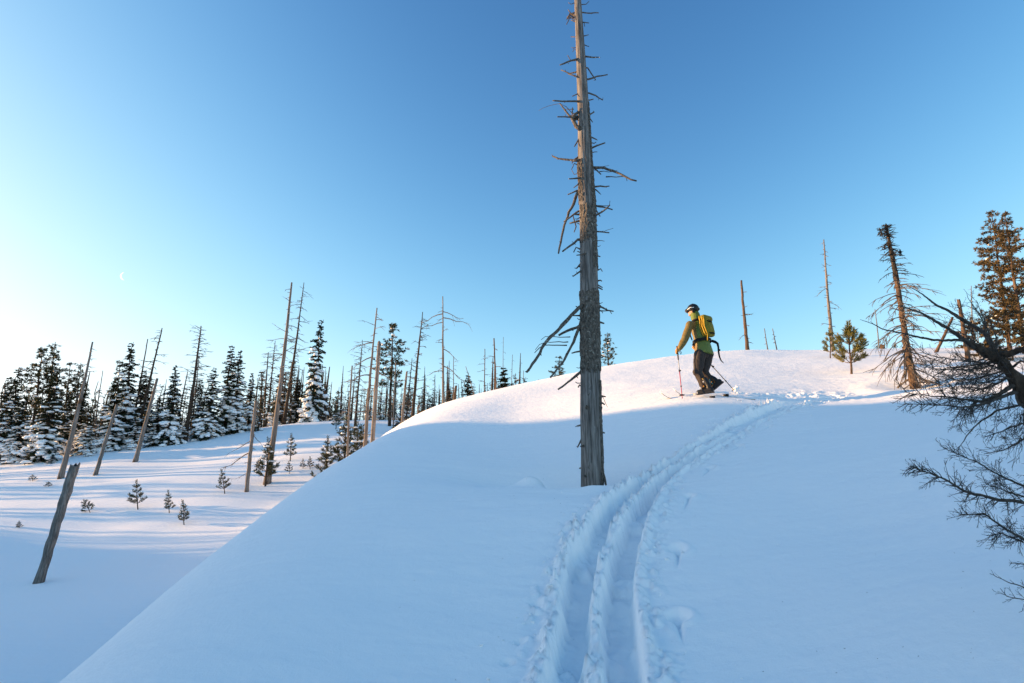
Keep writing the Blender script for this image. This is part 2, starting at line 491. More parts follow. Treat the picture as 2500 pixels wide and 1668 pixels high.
WOOD = wood_material('weathered_wood', (0.035, 0.031, 0.028), (0.145, 0.131, 0.120), (0.30, 0.277, 0.258), bump=0.7)
WOOD_PALE = wood_material('pale_dead_wood', (0.07, 0.057, 0.05), (0.17, 0.143, 0.125), (0.30, 0.262, 0.235), scale=0.5, patch=((0.09, 0.055, 0.035), 2.2, 0.60))
WOOD_BROWN = wood_material('brown_dead_wood', (0.04, 0.024, 0.016), (0.105, 0.066, 0.042), (0.22, 0.145, 0.095), scale=0.5)
BARK = wood_material('grey_bark', (0.03, 0.025, 0.02), (0.10, 0.085, 0.07), (0.22, 0.195, 0.165), stretch=0.5, bump=1.0, patch=((0.30, 0.29, 0.25), 30, 0.62))
BARK_DARK = wood_material('dark_bark', (0.02, 0.014, 0.01), (0.055, 0.037, 0.026), (0.12, 0.085, 0.06), stretch=0.4, bump=0.8)
BARK_RED = wood_material('flaky_brown_bark', (0.03, 0.02, 0.014), (0.095, 0.062, 0.042), (0.21, 0.145, 0.10), stretch=0.45, bump=1.0, patch=((0.04, 0.03, 0.025), 6, 0.58))
TWIG = wood_material('bare_twig', (0.04, 0.03, 0.025), (0.10, 0.08, 0.065), (0.19, 0.16, 0.135), stretch=1.0, bump=0.2)
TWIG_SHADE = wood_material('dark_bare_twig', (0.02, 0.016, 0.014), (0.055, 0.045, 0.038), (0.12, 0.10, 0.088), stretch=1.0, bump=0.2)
TWIG_DARK = wood_material('lichen_black_twig', (0.012, 0.011, 0.009), (0.03, 0.025, 0.02), (0.06, 0.05, 0.04), stretch=1.0, bump=0.2)

def needle_material(name, a, b_, c_):
    m, n, l, b = mat(name)
    tc = N(n, 'ShaderNodeTexCoord')
    n1 = N(n, 'ShaderNodeTexNoise'); n1.inputs['Scale'].default_value = 14; n1.inputs['Detail'].default_value = 3
    l.new(tc.outputs['Object'], n1.inputs['Vector'])
    r1 = ramp(n, [(0.32, a), (0.52, b_), (0.70, c_)])
    l.new(n1.outputs['Fac'], r1.inputs['Fac']); l.new(r1.outputs['Color'], b.inputs['Base Color'])
    b.inputs['Roughness'].default_value = 0.7; b.inputs['Specular IOR Level'].default_value = 0.25
    return m
FIR_NEEDLE = needle_material('fir_needles', (0.020, 0.030, 0.016), (0.042, 0.056, 0.028), (0.072, 0.084, 0.042))
PINE_NEEDLE = needle_material('pine_needles', (0.022, 0.026, 0.010), (0.050, 0.052, 0.018), (0.09, 0.085, 0.03))
RUSTY_NEEDLE = needle_material('rusty_pine_needles', (0.03, 0.024, 0.010), (0.075, 0.052, 0.020), (0.14, 0.09, 0.035))
YOUNG_NEEDLE = needle_material('young_pine_needles', (0.06, 0.062, 0.012), (0.15, 0.135, 0.028), (0.24, 0.20, 0.05))

# ------------------------------------------------------------------ tree generators (unit height, base at origin)
def branch_curve(rng, p, az, el, length, droop, n=5, wob=0.06):
    d = Vector((math.cos(az) * math.cos(el), math.sin(az) * math.cos(el), math.sin(el)))
    pts = [Vector(p)]
    for i in range(n):
        d = (d + Vector((rng.uniform(-wob, wob), rng.uniform(-wob, wob), -droop / n + rng.uniform(-wob, wob)))).normalized()
        pts.append(pts[-1] + d * length / n)
    return pts

def fir_meshes(seed, wid=0.17, snow=0.6, levels=30, top_sparse=0.12, bare=0.04, dens=1.0):
    rng = random.Random(seed)
    F = MB(); S = MB(dens < .5); T = MB()
    lean = [Vector((rng.uniform(-.004, .004) * i, rng.uniform(-.004, .004) * i, i / 9)) for i in range(10)]
    T.tube([p * 0.99 for p in lean], [0.017 * (1 - i / 9.6) + 0.0015 for i in range(10)], 7)
    for lv in range(levels):
        h = bare + (1 - bare) * (lv + rng.uniform(-.3, .3)) / levels
        k = 1 - h
        prof = 1.15 * wid * (k ** 0.74) * (1.0 if k < 0.88 else 1.0 - (k - 0.88) * 2.2) + 0.008
        nb = 5 + int(6 * k) if k > top_sparse else 4
        a0 = rng.uniform(0, 6.28)
        for j in range(nb):
            az = a0 + 6.283 * j / nb + rng.uniform(-.35, .35)
            ln = prof * rng.uniform(0.5, 1.15) * (0.86 + .22 * math.sin(az * 2 + seed + h * 9))
            if rng.random() < 0.07: ln *= 1.3
            el = 0.30 * (1 - k * 1.6) + rng.uniform(-.12, .1) - 0.1
            hj = max(.02, h + rng.uniform(-.7, .7) / levels)
            pts = branch_curve(rng, (0, 0, hj), az, el, ln, 0.45 * k + 0.1, 5, 0.12)
            if dens >= .5: T.tube(pts, [0.0028 * (1 - i / 6) for i in range(6)], 3, cap=False)
            ns = max(3, int(dens * (6 + ln / 0.0062)))
            for q in range(ns):
                t = (q + rng.random()) / ns
                t = t ** 0.75
                i = min(int(t * 5), 4); p = pts[i].lerp(pts[i + 1], t * 5 - i)
                d0 = (pts[i + 1] - pts[i]).normalized()
                for sd in (-1, 1, 0):
                    side = Vector((-math.sin(az), math.cos(az), 0)) * sd
                    dd = (d0 * rng.uniform(.4, .9) + side * rng.uniform(.6, 1.1) + Vector((0, 0, rng.uniform(-.55, .25)))).normalized()
                    L = (0.017 + 0.055 * ln * (1.1 - t)) * rng.uniform(.7, 1.3)
                    F.blade(p + Vector((0, 0, rng.uniform(-.003, .003))), dd * L, L * 0.27 / dens ** .35, Vector((rng.uniform(-.5, .5), rng.uniform(-.5, .5), 1)))
            ps = snow * 0.75 * min(1.0, max(0.0, (0.86 - h) * 1.7))
            if rng.random() < ps * (1.25 if math.sin(az + seed * 2.1 + h * 13) > -.2 else .45):
                m = 1 + int(ln / 0.036)
                for q in range(m):
                    t = 0.25 + 0.75 * (q + rng.random()) / m
                    t = min(t, 0.99); i = min(int(t * 5), 4); p = pts[i].lerp(pts[i + 1], t * 5 - i)
                    r = rng.uniform(0.009, 0.024) * (0.6 + 0.6 * k)
                    S.blob((p.x, p.y, p.z + r * 0.45), (r * rng.uniform(1.0, 1.6), r * rng.uniform(1.0, 1.6), r * rng.uniform(.5, .75)), rng, 0.2)
    return T, F, S

def pine_meshes(seed, wid=0.13, snow=0.1, levels=22, bare=0.3, tuft=0.026, dens=1.0):
    rng = random.Random(seed)
    F = MB(); S = MB(); T = MB()
    T.tube([(rng.uniform(-.003, .003), rng.uniform(-.003, .003), i / 9 * .985) for i in range(10)], [0.0125 * (1 - i / 9.6) + 0.0012 for i in range(10)], 7)
    for lv in range(levels):
        u = (lv + rng.uniform(-.4, .4)) / levels
        h = bare + (0.985 - bare) * u
        k = 1 - u
        prof = wid * (0.25 + 0.75 * math.sin(min(1, k * 1.25 + .05) * 1.6)) * (0.35 + 0.65 * min(1, k * 3))
        nb = rng.randint(3, 5)
        a0 = rng.uniform(0, 6.28)
        for j in range(nb):
            if rng.random() < 0.15: continue
            az = a0 + 6.283 * j / nb + rng.uniform(-.5, .5)
            ln = prof * rng.uniform(0.55, 1.25)
            pts = branch_curve(rng, (0, 0, h), az, rng.uniform(-.15, .45), ln, rng.uniform(-.5, .2), 5, 0.13)
            T.tube(pts if dens > .6 else pts[::5], [0.0026 * (1 - i / 6.5) for i in range(6)] if dens > .6 else [.0026, .0008], 3, cap=False)
            nt_ = max(2, int(dens * ln / 0.019))
            for q in range(nt_):
                t = 0.3 + 0.7 * (q + rng.random() * .8) / nt_
                t = min(t, .99); i = min(int(t * 5), 4); p = pts[i].lerp(pts[i + 1], t * 5 - i)
                p = p + Vector((rng.uniform(-1, 1), rng.uniform(-1, 1), rng.uniform(-.4, .7))) * 0.014
                d0 = (pts[i + 1] - pts[i]).normalized()
                for e in range(11 if dens > .6 else 7):
                    dd = (d0 * rng.uniform(.2, 1.0) + Vector((rng.gauss(0, .6), rng.gauss(0, .6), rng.gauss(.25, .55)))).normalized()
                    L = tuft * rng.uniform(.6, 1.15)
                    F.blade(p, dd * L, L * 0.13, Vector((rng.uniform(-1, 1), rng.uniform(-1, 1), rng.uniform(-1, 1))))
                if rng.random() < snow:
                    r = rng.uniform(0.008, 0.014)
                    S.blob((p.x, p.y, p.z + r * 0.8), (r * 1.3, r * 1.3, r * .6), rng, 0.2)
    return T, F, S

def young_pine_meshes(seed, levels=6, snow=0.3, dens=1.0, wid=0.34):
    """a knee- to head-high pine: bottle-brush shoots on an upright stem"""
    rng = random.Random(seed)
    F = MB(); S = MB(); T = MB()
    T.tube([(rng.uniform(-.008, .008), rng.uniform(-.008, .008), i / 6 * .9) for i in range(7)], [0.017 * (1 - i / 7.5) + .003 for i in range(7)], 7)
    def brush(p, q, r):
        n = int(130 * dens * (q - p).length / 0.2)
        ax = (q - p).normalized()
        for i in range(n):
            t = rng.random(); b0 = p.lerp(q, t)
            o = Vector((rng.gauss(0, 1), rng.gauss(0, 1), rng.gauss(0, 1))); o = (o - ax * o.dot(ax)).normalized()
            dd = (ax * rng.uniform(.55, 1.1) + o * rng.uniform(.5, .9)).normalized()
            F.blade(b0, dd * r * rng.uniform(.7, 1.2), r * (0.045 if dens > 1 else 0.068), o.cross(ax))
    brush(Vector((0, 0, .72)), Vector((0, 0, 1.0)), 0.075)
    for lv in range(levels):
        u = (lv + 0.4) / levels
        h = 0.16 + 0.68 * u
        ln = wid * (1.05 - 0.72 * u)
        nb = rng.randint(4, 5); a0 = rng.uniform(0, 6.28)
        for j in range(nb):
            az = a0 + 6.283 * j / nb + rng.uniform(-.35, .35)
            L = ln * rng.uniform(.65, 1.15)
            pts = branch_curve(rng, (0, 0, h), az, 0.15 + 0.35 * u, L, -0.75, 4, 0.1)
            T.tube(pts, [0.0075 * (1 - i / 5.5) for i in range(5)], 4, cap=False)
            brush(pts[1].lerp(pts[2], .3), pts[3], 0.07); brush(pts[3], pts[4], 0.08)
            if L > 0.17:
                for sd in (-1, 1):
                    if rng.random() < .75:
                        b2 = branch_curve(rng, pts[2], az + sd * rng.uniform(.5, .9), 0.25, L * .5, -0.6, 3, 0.1)
                        T.tube(b2, [0.005, .004, .003, .002], 3, cap=False)
                        brush(b2[1], b2[3], 0.07)
            if rng.random() < snow:
                p = pts[3]
                for _ in range(3):
                    r = rng.uniform(.02, .038)
                    S.blob((p.x + rng.uniform(-.03, .03), p.y + rng.uniform(-.03, .03), p.z + r * .7), (r * 1.3, r * 1.3, r * .6), rng, .2)
    return T, F, S

def bake(gen, mats, **kw):
    T, F, S = gen(**kw)
    k = gen.__name__[:-7]
    return [('trunk', T.mesh(k + '_trunk', mats[0])), ('crown', F.mesh(k + '_crown', mats[1], False))] + ([('snow_load', S.mesh(k + '_snow', SNOW))] if S.v else [])

FIRS = [bake(fir_meshes, (BARK_DARK, FIR_NEEDLE), seed=s, wid=w_, snow=sn) for s, w_, sn in ((1, .17, .75), (2, .15, .9), (3, .19, .85), (4, .13, .5), (5, .20, 1.0), (6, .16, .65))]
FIRS_DARK = [bake(fir_meshes, (BARK_DARK, FIR_NEEDLE), seed=s, wid=w_, snow=sn) for s, w_, sn in ((11, .12, .12), (12, .14, .25))]
PINES = [bake(pine_meshes, (BARK_DARK, PINE_NEEDLE), seed=s, wid=w_, snow=sn, bare=b_) for s, w_, sn, b_ in ((21, .13, .05, .35), (22, .10, .08, .25), (23, .12, .0, .2), (24, .09, .03, .15))]
YOUNG = [bake(young_pine_meshes, (BARK_DARK, PINE_NEEDLE), seed=s, levels=lv, snow=sn, dens=0.55, wid=w_) for s, lv, sn, w_ in ((31, 4, .3, .34), (32, 5, .4, .26), (33, 4, .25, .42), (34, 6, .3, .28))]

def ground_point(px, py, D=None, d0=2.0):
    p = hit(px, py, d0) if D is None else at(px, py, D)
    return Vector((p[0], p[1], ground_z(p[0], p[1])))

def stand(parts, name, label, cat, base, top, wid=1.0, rot=None, group=None, rng=random):
    """set a copy of a tree (its parts share their mesh data) with its foot at base and its tip at top"""
    v = Vector(top) - Vector(base); H = v.length
    o = thing(name, label, cat, base, group)
    q = Vector((0, 0, 1)).rotation_difference(v.normalized())
    a = rng.uniform(0, 6.28) if rot is None else rot
    o.rotation_mode = 'QUATERNION'
    o.rotation_quaternion = q @ Quaternion((0, 0, 1), a)
    o.scale = (H * wid, H * wid, H)
    for nm, me in parts:
        p = link(nm, me, o)
        if nm == 'snow_load': p['kind'] = 'stuff'
    return o

def tree_at(parts, name, label, cat, bx, by, tx, ty, D=None, d0=2.0, wid=1.0, group=None, sink=0.06, maxlean=0.12):
    b = ground_point(bx, by, D, d0)
    t = Vector(at(tx, ty, b.y))
    h = t.z - b.z
    lx = max(-maxlean * h, min(maxlean * h, t.x - b.x))
    t = Vector((b.x + lx, b.y, t.z))
    b.z -= sink
    return stand(parts, name, label, cat, b, t, wid, None, group)
# ------------------------------------------------------------------ dead standing trunks
def snag(label, bx, by, tx, ty, wb, wt, D=None, d0=2.0, m=None, nbr=10, blen=0.12, droop=0.3, zone=(0.3, 0.97), el=0.1, twigs=2, seed=0, bend=0.01, broken=False, name='dead_snag', cat='dead tree', group=None, extra=(), stub=0.3, bm_=None):
    rng = random.Random(seed * 77 + int(bx))
    m = m or WOOD_PALE
    b = ground_point(bx, by, D, d0); t = Vector(at(tx, ty, b.y))
    dep = b.y * CT + b.z * ST; dept = t.y * CT + t.z * ST
    r0 = 0.385 * wb * dep / FPX; r1 = 0.45 * wt * dept / FPX
    ax = t - b; H = ax.length
    o = thing(name, label, cat, b, group)
    n = 18
    T = MB(); pts = []; rads = []
    bd = Vector((rng.uniform(-1, 1), rng.uniform(-1, 1), 0)) * bend * H
    for i in range(n + 1):
        u = i / n
        pts.append(ax * u + bd * math.sin(u * math.pi) + Vector((rng.uniform(-1, 1), rng.uniform(-1, 1), 0)) * min(r0 * .12, .010) * (u > 0))
        rads.append((r0 + (r1 - r0) * (u ** 0.85)) * (1.0 + 0.30 * max(0, 0.06 - u) / 0.06) * rng.uniform(.95, 1.05))
    pts[0] = pts[0] - ax.normalized() * 0.25
    T.tube(pts, rads, 9, jit=0.05, rng=rng)
    if broken:
        for i in range(9):
            v = T.v[n * 9 + i]; k = rng.uniform(-.8, 1.5) * r1
            T.v[n * 9 + i] = (v[0], v[1], v[2] + k)
    T.build('trunk', m, o)
    B = MB()
    def along(u):
        i = min(int(u * n), n - 1); return pts[i].lerp(pts[i + 1], u * n - i), rads[i]
    for j in range(nbr):
        u = zone[0] + (zone[1] - zone[0]) * (j + rng.random()) / nbr
        p, r = along(u)
        az = rng.uniform(0, 6.28)
        L = H * blen * rng.uniform(.4, 1.25) * (1.15 - 0.6 * u)
        if rng.random() < stub: L *= 0.35
        c5 = branch_curve(rng, p, az, el + rng.uniform(-.35, .35), L, droop + rng.uniform(-.2, .25), 5, 0.16)
        rb = min(r * 0.6, max(0.00072 * dep, L * 0.024))
        B.tube(c5, [rb * (1 - i / 6.2) for i in range(6)], 4, cap=False)
        for q in range(twigs):
            i = rng.randint(1, 4)
            d = (c5[i + 1 if i < 5 else 5] - c5[i]).normalized() if i < 5 else Vector((0, 0, -1))
            tw = branch_curve(rng, c5[i], az + rng.choice((-1, 1)) * rng.uniform(.5, 1.1), el - droop * i / 5 + rng.uniform(-.5, .4), L * rng.uniform(.2, .5), droop, 3, 0.2)
            B.tube(tw, [rb * .7, rb * .55, rb * .45, rb * .3], 3, cap=False)
    for (u, dx, dz, w_) in extra:
        B2 = B; B = MB()                    # named limbs: height share, reach sideways, rise, thickness (metres)
        p, r = along(u)
        yy = rng.uniform(-.4, .4) * abs(dx)
        e = p + Vector((dx, yy, dz))
        mid = p.lerp(e, .5) + Vector((0, 0, 0.04 * abs(dx))) + Vector((rng.uniform(-.1, .1), 0, rng.uniform(-.14, .14))) * abs(dx)
        c5 = [p, p.lerp(mid, .5) + Vector((0, 0, .03 * abs(dx))), mid, mid.lerp(e, .5) + Vector((0, 0, rng.uniform(-.1, .1) * abs(dx))), e]
        B.tube(c5, [w_, w_ * .85, w_ * .65, w_ * .45, w_ * .2], 5, cap=False)
        for q in range(5):
            i = rng.randint(1, 3)
            tw = branch_curve(rng, c5[i].lerp(c5[i + 1], rng.random()), (0 if dx > 0 else math.pi) + rng.uniform(-1.2, 1.2), rng.uniform(-.8, .2), abs(dx) * rng.uniform(.15, .45), .3, 4, .2)
            B.tube(tw, [w_ * .4, w_ * .32, w_ * .25, w_ * .18, w_ * .1], 3, cap=False)
        B.build('branch', bm_ or m, o); B = B2
    if B.v:
        B.build('branches', bm_ or m, o)['kind'] = 'stuff'
    return o

L0 = 13.0   # sight lines to the far left slope start beyond the near dome
# --- bare trunks on the left slope
snag('thick grey broken-off stump leaning right in the hollow at left', 95, 1421, 181, 1140, 27, 23, d0=8, m=WOOD, nbr=5, blen=.05, bend=.0, broken=True, name='broken_stump', stub=1, twigs=0, seed=1)
snag('bare leaning trunk behind the broken stump, tapering to a thin tip', 148, 1168, 226, 835, 17, 4, d0=L0, nbr=26, blen=.09, zone=(.45, .98), seed=2, twigs=1)
snag('short grey leaning pole with no branches right of the broken stump', 233, 1160, 286, 988, 12, 7, d0=L0, nbr=3, blen=.05, seed=3, m=WOOD, stub=1)
snag('leaning pale pole with sunlit top in front of a twiggy dead tree', 330, 1127, 384, 924, 14, 6, d0=L0, nbr=8, blen=.06, seed=4, stub=.8)
snag('twiggy leaning dead tree behind the pale pole, tall thin tip', 326, 1092, 396, 801, 12, 2.5, d0=L0, nbr=46, blen=.14, zone=(.25, .99), m=BARK_DARK, bm_=TWIG, seed=5, twigs=3)
snag('thin grey branchless mast between snowy firs, left half of the forest', 318, 1080, 361, 828, 9, 2.5, D=40, nbr=8, blen=.04, m=WOOD, seed=6, stub=.8)
snag('small thin pole poking up beside a snow-plastered fir at far left', 236, 1050, 251, 905, 6, 1.5, D=43, nbr=6, blen=.05, m=WOOD, seed=7)
snag('tall dark dead spruce with short fine twigs up to its tip', 450, 1081, 491, 796, 15, 2.5, d0=L0, nbr=80, blen=.15, zone=(.28, .99), m=BARK_DARK, bm_=TWIG, droop=.15, el=.15, seed=8, twigs=3, stub=.15)
snag('slim dead pole just left of the tall dark dead spruce', 433, 1045, 458, 908, 8, 2, D=41, nbr=16, blen=.14, seed=9, m=WOOD_BROWN)
snag('slim twiggy dead stem just right of the tall dark dead spruce', 470, 1050, 486, 868, 6, 1.5, D=44, nbr=34, blen=.13, seed=10, m=BARK_DARK, bm_=TWIG)
snag('short bare snag with drooping dead limbs left of the tallest leaning snag', 602, 1202, 626, 978, 13, 8, d0=L0, nbr=4, blen=.1, seed=11, broken=True, droop=.6, zone=(.3, .8), extra=((.42, -1.35, -.65, .035), (.55, -.9, -.55, .025), (.62, .5, -.5, .02), (.2, -.8, -.25, .015), (.9, .35, -.4, .02)))
snag('tallest leaning bare snag on the left slope, broken twigs near the top', 652, 1182, 712, 690, 22, 4.5, d0=L0, nbr=34, blen=.11, zone=(.36, .97), seed=12, twigs=2, stub=.45, extra=((.62, -1.2, .1, .025), (.70, -1.1, .05, .02), (.72, .8, -.25, .02), (.64, .75, -.35, .02)))
snag('thin twiggy dead tree right behind the tallest leaning snag', 692, 1040, 742, 690, 12, 1.6, D=46, nbr=54, blen=.12, zone=(.22, .97), m=BARK_DARK, bm_=TWIG, seed=13, twigs=3)
snag('dark thin dead tree left of the tallest snag, upper twigs only', 655, 1040, 672, 832, 8, 1.5, D=50, nbr=50, blen=.15, m=BARK_DARK, bm_=TWIG, seed=14, twigs=3)
snag('dark twiggy dead tree with side limb reaching right toward tallest snag', 645, 1045, 655, 860, 8, 2, D=48, nbr=36, blen=.16, m=BARK_DARK, bm_=TWIG, seed=15, twigs=3, extra=((.92, 1.6, .1, .03),))
snag('slender pale snag standing at the dome edge left of the twin trunks', 855, 1106, 860, 893, 9, 3.5, D=25, nbr=14, blen=.1, seed=16, zone=(.5, .98))
snag('left trunk of the twin snags, taller, with dead limbs near its top', 893, 1092, 920, 752, 16, 3, D=23.5, nbr=30, blen=.13, zone=(.38, .97), seed=17, twigs=3, extra=((.80, -1.0, -.25, .03), (.72, -.8, -.5, .03), (.62, -.9, -.4, .03), (.66, .9, -.5, .03), (.55, 1.0, -.5, .02)))
snag('right trunk of the twin snags, broken top, peeled and sunlit', 910, 1086, 926, 838, 16, 9, D=23.2, nbr=22, blen=.10, zone=(.3, .95), broken=True, seed=18, extra=((.5, .8, -.3, .02), (.65, -.7, .1, .02)))
snag('fine-twigged dark dead tree left of the twin snags', 866, 1040, 885, 830, 9, 1.5, D=36, nbr=60, blen=.17, m=BARK_DARK, bm_=TWIG, seed=19, twigs=3)
snag('short straight pale snag right of the twin snags at the dome edge', 977, 1062, 993, 908, 11, 5, D=24.5, nbr=14, blen=.1, seed=20, m=WOOD_PALE, broken=True)
snag('dark-based dead tree with ragged side twigs and hooked tip branch', 1005, 1045, 1032, 762, 14, 2, D=34, nbr=52, blen=.11, zone=(.25, .96), m=BARK_DARK, bm_=TWIG, seed=21, twigs=3, extra=((.86, .6, .45, .02), (.80, .45, -.1, .02)))
snag('pale tall snag with spreading crooked limbs near its top', 1088, 1024, 1081, 724, 13, 2.5, D=27, m=WOOD_PALE, nbr=16, blen=.07, zone=(.3, .95), seed=22, extra=((.885, -1.05, -.35, .03), (.90, 1.05, -.3, .025), (.86, 1.3, -.35, .03), (.83, -1.1, -.25, .025), (.66, .7, -.55, .025), (.55, 1.1, -.85, .03), (.52, -.8, -.25, .025)))
snag('short split reddish stump at the dome edge right of the forest gap', 1016, 1050, 1021, 990, 11, 4, D=24, m=WOOD_BROWN, nbr=3, blen=.1, broken=True, name='broken_stump', seed=23)
snag('ragged brown broken trunk right of the pale tall snag', 1104, 1010, 1113, 945, 11, 7, D=30, m=WOOD_BROWN, nbr=10, blen=.2, broken=True, seed=24)
snag('thin pale pole rising behind the ragged brown broken trunk', 1110, 1010, 1107, 870, 5, 1.5, D=34, nbr=12, blen=.12, seed=25, m=WOOD)
snag('thin bent dead stem curving left among the distant trees', 1178, 1000, 1137, 895, 5, 1.5, D=33, nbr=8, blen=.08, seed=26, m=WOOD, bend=.12)
snag('thin dead pole with left twigs, next to the bent stem', 1182, 995, 1184, 852, 5.5, 1.8, D=33, nbr=18, blen=.13, seed=27, m=WOOD_BROWN)
snag('brown straight dead pole left of the dark bushy fir on the dome edge', 1213, 985, 1206, 826, 8.5, 3.2, D=31, nbr=18, blen=.10, seed=28, m=WOOD_BROWN)
snag('hair-thin bare pole rising above the dark bushy fir', 1230, 985, 1229, 823, 3.5, 1.0, D=36, nbr=8, blen=.05, seed=29, m=WOOD)
snag('hair-thin bare pole right of the dark bushy fir', 1249, 980, 1251, 866, 4, 1.2, D=36, nbr=14, blen=.10, seed=30, m=WOOD)
snag('slim bare pole with few twigs, rightmost of the distant forest poles', 1277, 975, 1278, 905, 3.5, 1.5, D=36, nbr=10, blen=.15, seed=31, m=WOOD)
snag('dead twiggy tree between the dense pine and the ragged dark snag', 990, 1040, 1006, 875, 6, 1.5, D=40, nbr=36, blen=.16, m=BARK_DARK, bm_=TWIG, seed=32, twigs=3)
snag('short bare pole in front of the dense pine', 961, 1040, 967, 885, 5, 3, D=36, nbr=8, blen=.06, seed=33, m=WOOD)
snag('thin twiggy dead stem left of the pale tall snag', 1036, 1030, 1038, 915, 5, 1.2, D=44, nbr=30, blen=.18, m=BARK_DARK, bm_=TWIG, seed=34)
snag('pale twiggy dead stem close behind the pale tall snag', 1058, 1020, 1062, 915, 5, 1.5, D=40, nbr=24, blen=.2, m=WOOD, seed=35)

# --- firs and pines of the left forest
G1 = 'snow-laden firs of the left forest'
def fir(k, label, bx, by, tx, ty, D, wid=1.0, dark=False, group=G1, name='fir_tree'):
    return tree_at((FIRS_DARK if dark else FIRS)[k], name, label, 'fir tree', bx, by, tx, ty, D, wid=wid, group=group)
def pine(k, label, bx, by, tx, ty, D, wid=1.0, group='pines of the left forest'):
    return tree_at(PINES[k], 'pine_tree', label, 'pine tree', bx, by, tx, ty, D, wid=wid, group=group)
fir(0, 'dark pointed fir cut by the left edge of the photo', -6, 1135, 4, 918, 35.5)
fir(5, 'narrow pointed fir, second from the left edge, dark upper half', 14, 1135, 25, 900, 36.2)
fir(4, 'round snow-plastered fir low in front at far left', 40, 1132, 54, 966, 35.5, 1.2)
fir(2, 'broad snow-covered fir with sunlit left flank at far left', 105, 1128, 139, 905, 35, 1.25)
fir(1, 'snowy fir with sunlit flank right behind the leaning bare trunk', 155, 1110, 168, 960, 38, 1.3)
fir(3, 'slim dark fir behind the leaning bare trunk', 190, 1100, 203, 920, 40, 1.1)
fir(4, 'snow-plastered round fir left of the short grey pole', 205, 1120, 218, 985, 37, 1.3)
fir(1, 'small dark snow-dusted fir at the forest foot beside the short pole', 212, 1135, 222, 1045, 35.5, 1.3)
fir(0, 'tall dense fir with two spires left of the branchless mast', 296, 1105, 321, 836, 38.5, .95)
fir(4, 'heavily snowed fir in front of the two-spired fir', 268, 1105, 282, 925, 37.5, 1.25)
fir(3, 'dark fir behind the twiggy leaning dead tree', 333, 1100, 352, 902, 40, 1.25)
fir(5, 'short dark fir right behind the pale leaning pole', 348, 1098, 364, 918, 41, 1.2)
fir(1, 'low snow-plastered fir at the foot of the branchless mast', 325, 1108, 335, 1000, 37.2, 1.5)
fir(2, 'small snowy fir just right of the pale leaning pole', 380, 1098, 388, 965, 38.5, 1.2)
fir(2, 'well-shaped snowy fir standing free left of the dead spruce', 412, 1092, 429, 890, 38.3, 1.0)
fir(4, 'low snow mound of a fir at the dead spruce foot', 432, 1085, 438, 1000, 38.6, 1.4)
fir(3, 'dark slim fir right behind the tall dark dead spruce', 478, 1080, 492, 925, 41, 1.3)
fir(2, 'broad snowy fir right of the dead spruce, pointed top', 505, 1076, 524, 896, 39.5, 1.15)
fir(0, 'tall fir with thin drawn-out tip, middle of the forest', 548, 1068, 566, 841, 41, .95)
fir(5, 'tall dark snowy fir right beside the one with drawn-out tip', 570, 1062, 587, 854, 41.5, 1.0)
fir(1, 'slim snowy fir left of the short bare snag', 606, 1056, 615, 910, 42, 1.15)
fir(0, 'large free-standing snowy fir with sparse crooked tip', 758, 1032, 784, 780, 45, .85)
fir(3, 'dark fir thicket tree just left of the large free-standing fir', 722, 1036, 730, 925, 49, 1.4)
fir(1, 'dark fir close behind the tallest leaning snag', 680, 1042, 690, 890, 49, 1.3)
fir(1, 'small fir behind and right of the large free-standing fir', 795, 1032, 793, 933, 55, 1.3, dark=True)
fir(0, 'dark narrow fir in the gap left of the twin snags', 822, 1032, 823, 972, 58, 1.5, dark=True)
fir(0, 'round-topped fir left of the bent dead stem', 1146, 1005, 1143, 916, 34, 1.5, dark=True, group='dark firs along the dome edge')
fir(1, 'dark bushy fir on the dome edge behind the brown pole', 1233, 985, 1229, 898, 33.5, 1.7, dark=True, group='dark firs along the dome edge')
fir(0, 'ragged dark fir at the foot of the pale tall snag', 1097, 1015, 1096, 950, 38, 1.7, dark=True, group='dark firs along the dome edge')
fir(1, 'small dark fir left of the pale tall snag', 1052, 1028, 1052, 965, 38, 1.7, dark=True, group='dark firs along the dome edge')
fir(4, 'low snowy shrub-sized fir at the twin snags foot on the right', 972, 1055, 973, 1018, 28, 1.9, group='small snowy firs by the dome edge')
fir(2, 'low snow-covered fir bush at the forest foot, left end', 125, 1142, 126, 1108, 34, 2.6, group='small snowy firs by the dome edge')
pine(0, 'open-crowned pine, left one of the pair at far left', 72, 1120, 91, 843, 39.5, 1.15)
pine(1, 'open-crowned pine, right and taller one of the pair at far left', 102, 1120, 128, 831, 40, 1.2)
pine(2, 'thin pine with see-through crown left of the leaning bare trunk', 150, 1110, 171, 881, 42, 1.1)
pine(1, 'thin pine with tufted tip behind the leaning bare trunk', 176, 1110, 189, 882, 42.5, 1.05)
pine(3, 'sparse pine left of the two-spired fir', 276, 1100, 292, 878, 42, 1.2)
pine(0, 'dense dark pine right of the twin snags', 951, 1035, 960, 784, 40, 1.15)
pine(3, 'dark pine in the middle of the forest behind the short bare snag', 640, 1045, 634, 905, 50, 1.6)
pine(2, 'dark pine in the thicket right of the tallest leaning snag', 705, 1040, 716, 880, 52, 1.3)
pine(2, 'lone pine on the dome skyline just left of the big snag', 1364, 960, 1366, 868, 33, 1.5, group='pines on the dome skyline')
pine(1, 'lone slender pine on the dome skyline right of the big snag', 1485, 925, 1483, 809, 34, 1.35, group='pines on the dome skyline')
pine(3, 'tiny pine on the dome skyline far left of the big snag', 1299, 960, 1299, 935, 34, 2.0, group='pines on the dome skyline')
pine(0, 'small pine on the dome skyline between the distant poles', 1325, 950, 1325, 935, 34, 2.5, group='pines on the dome skyline')

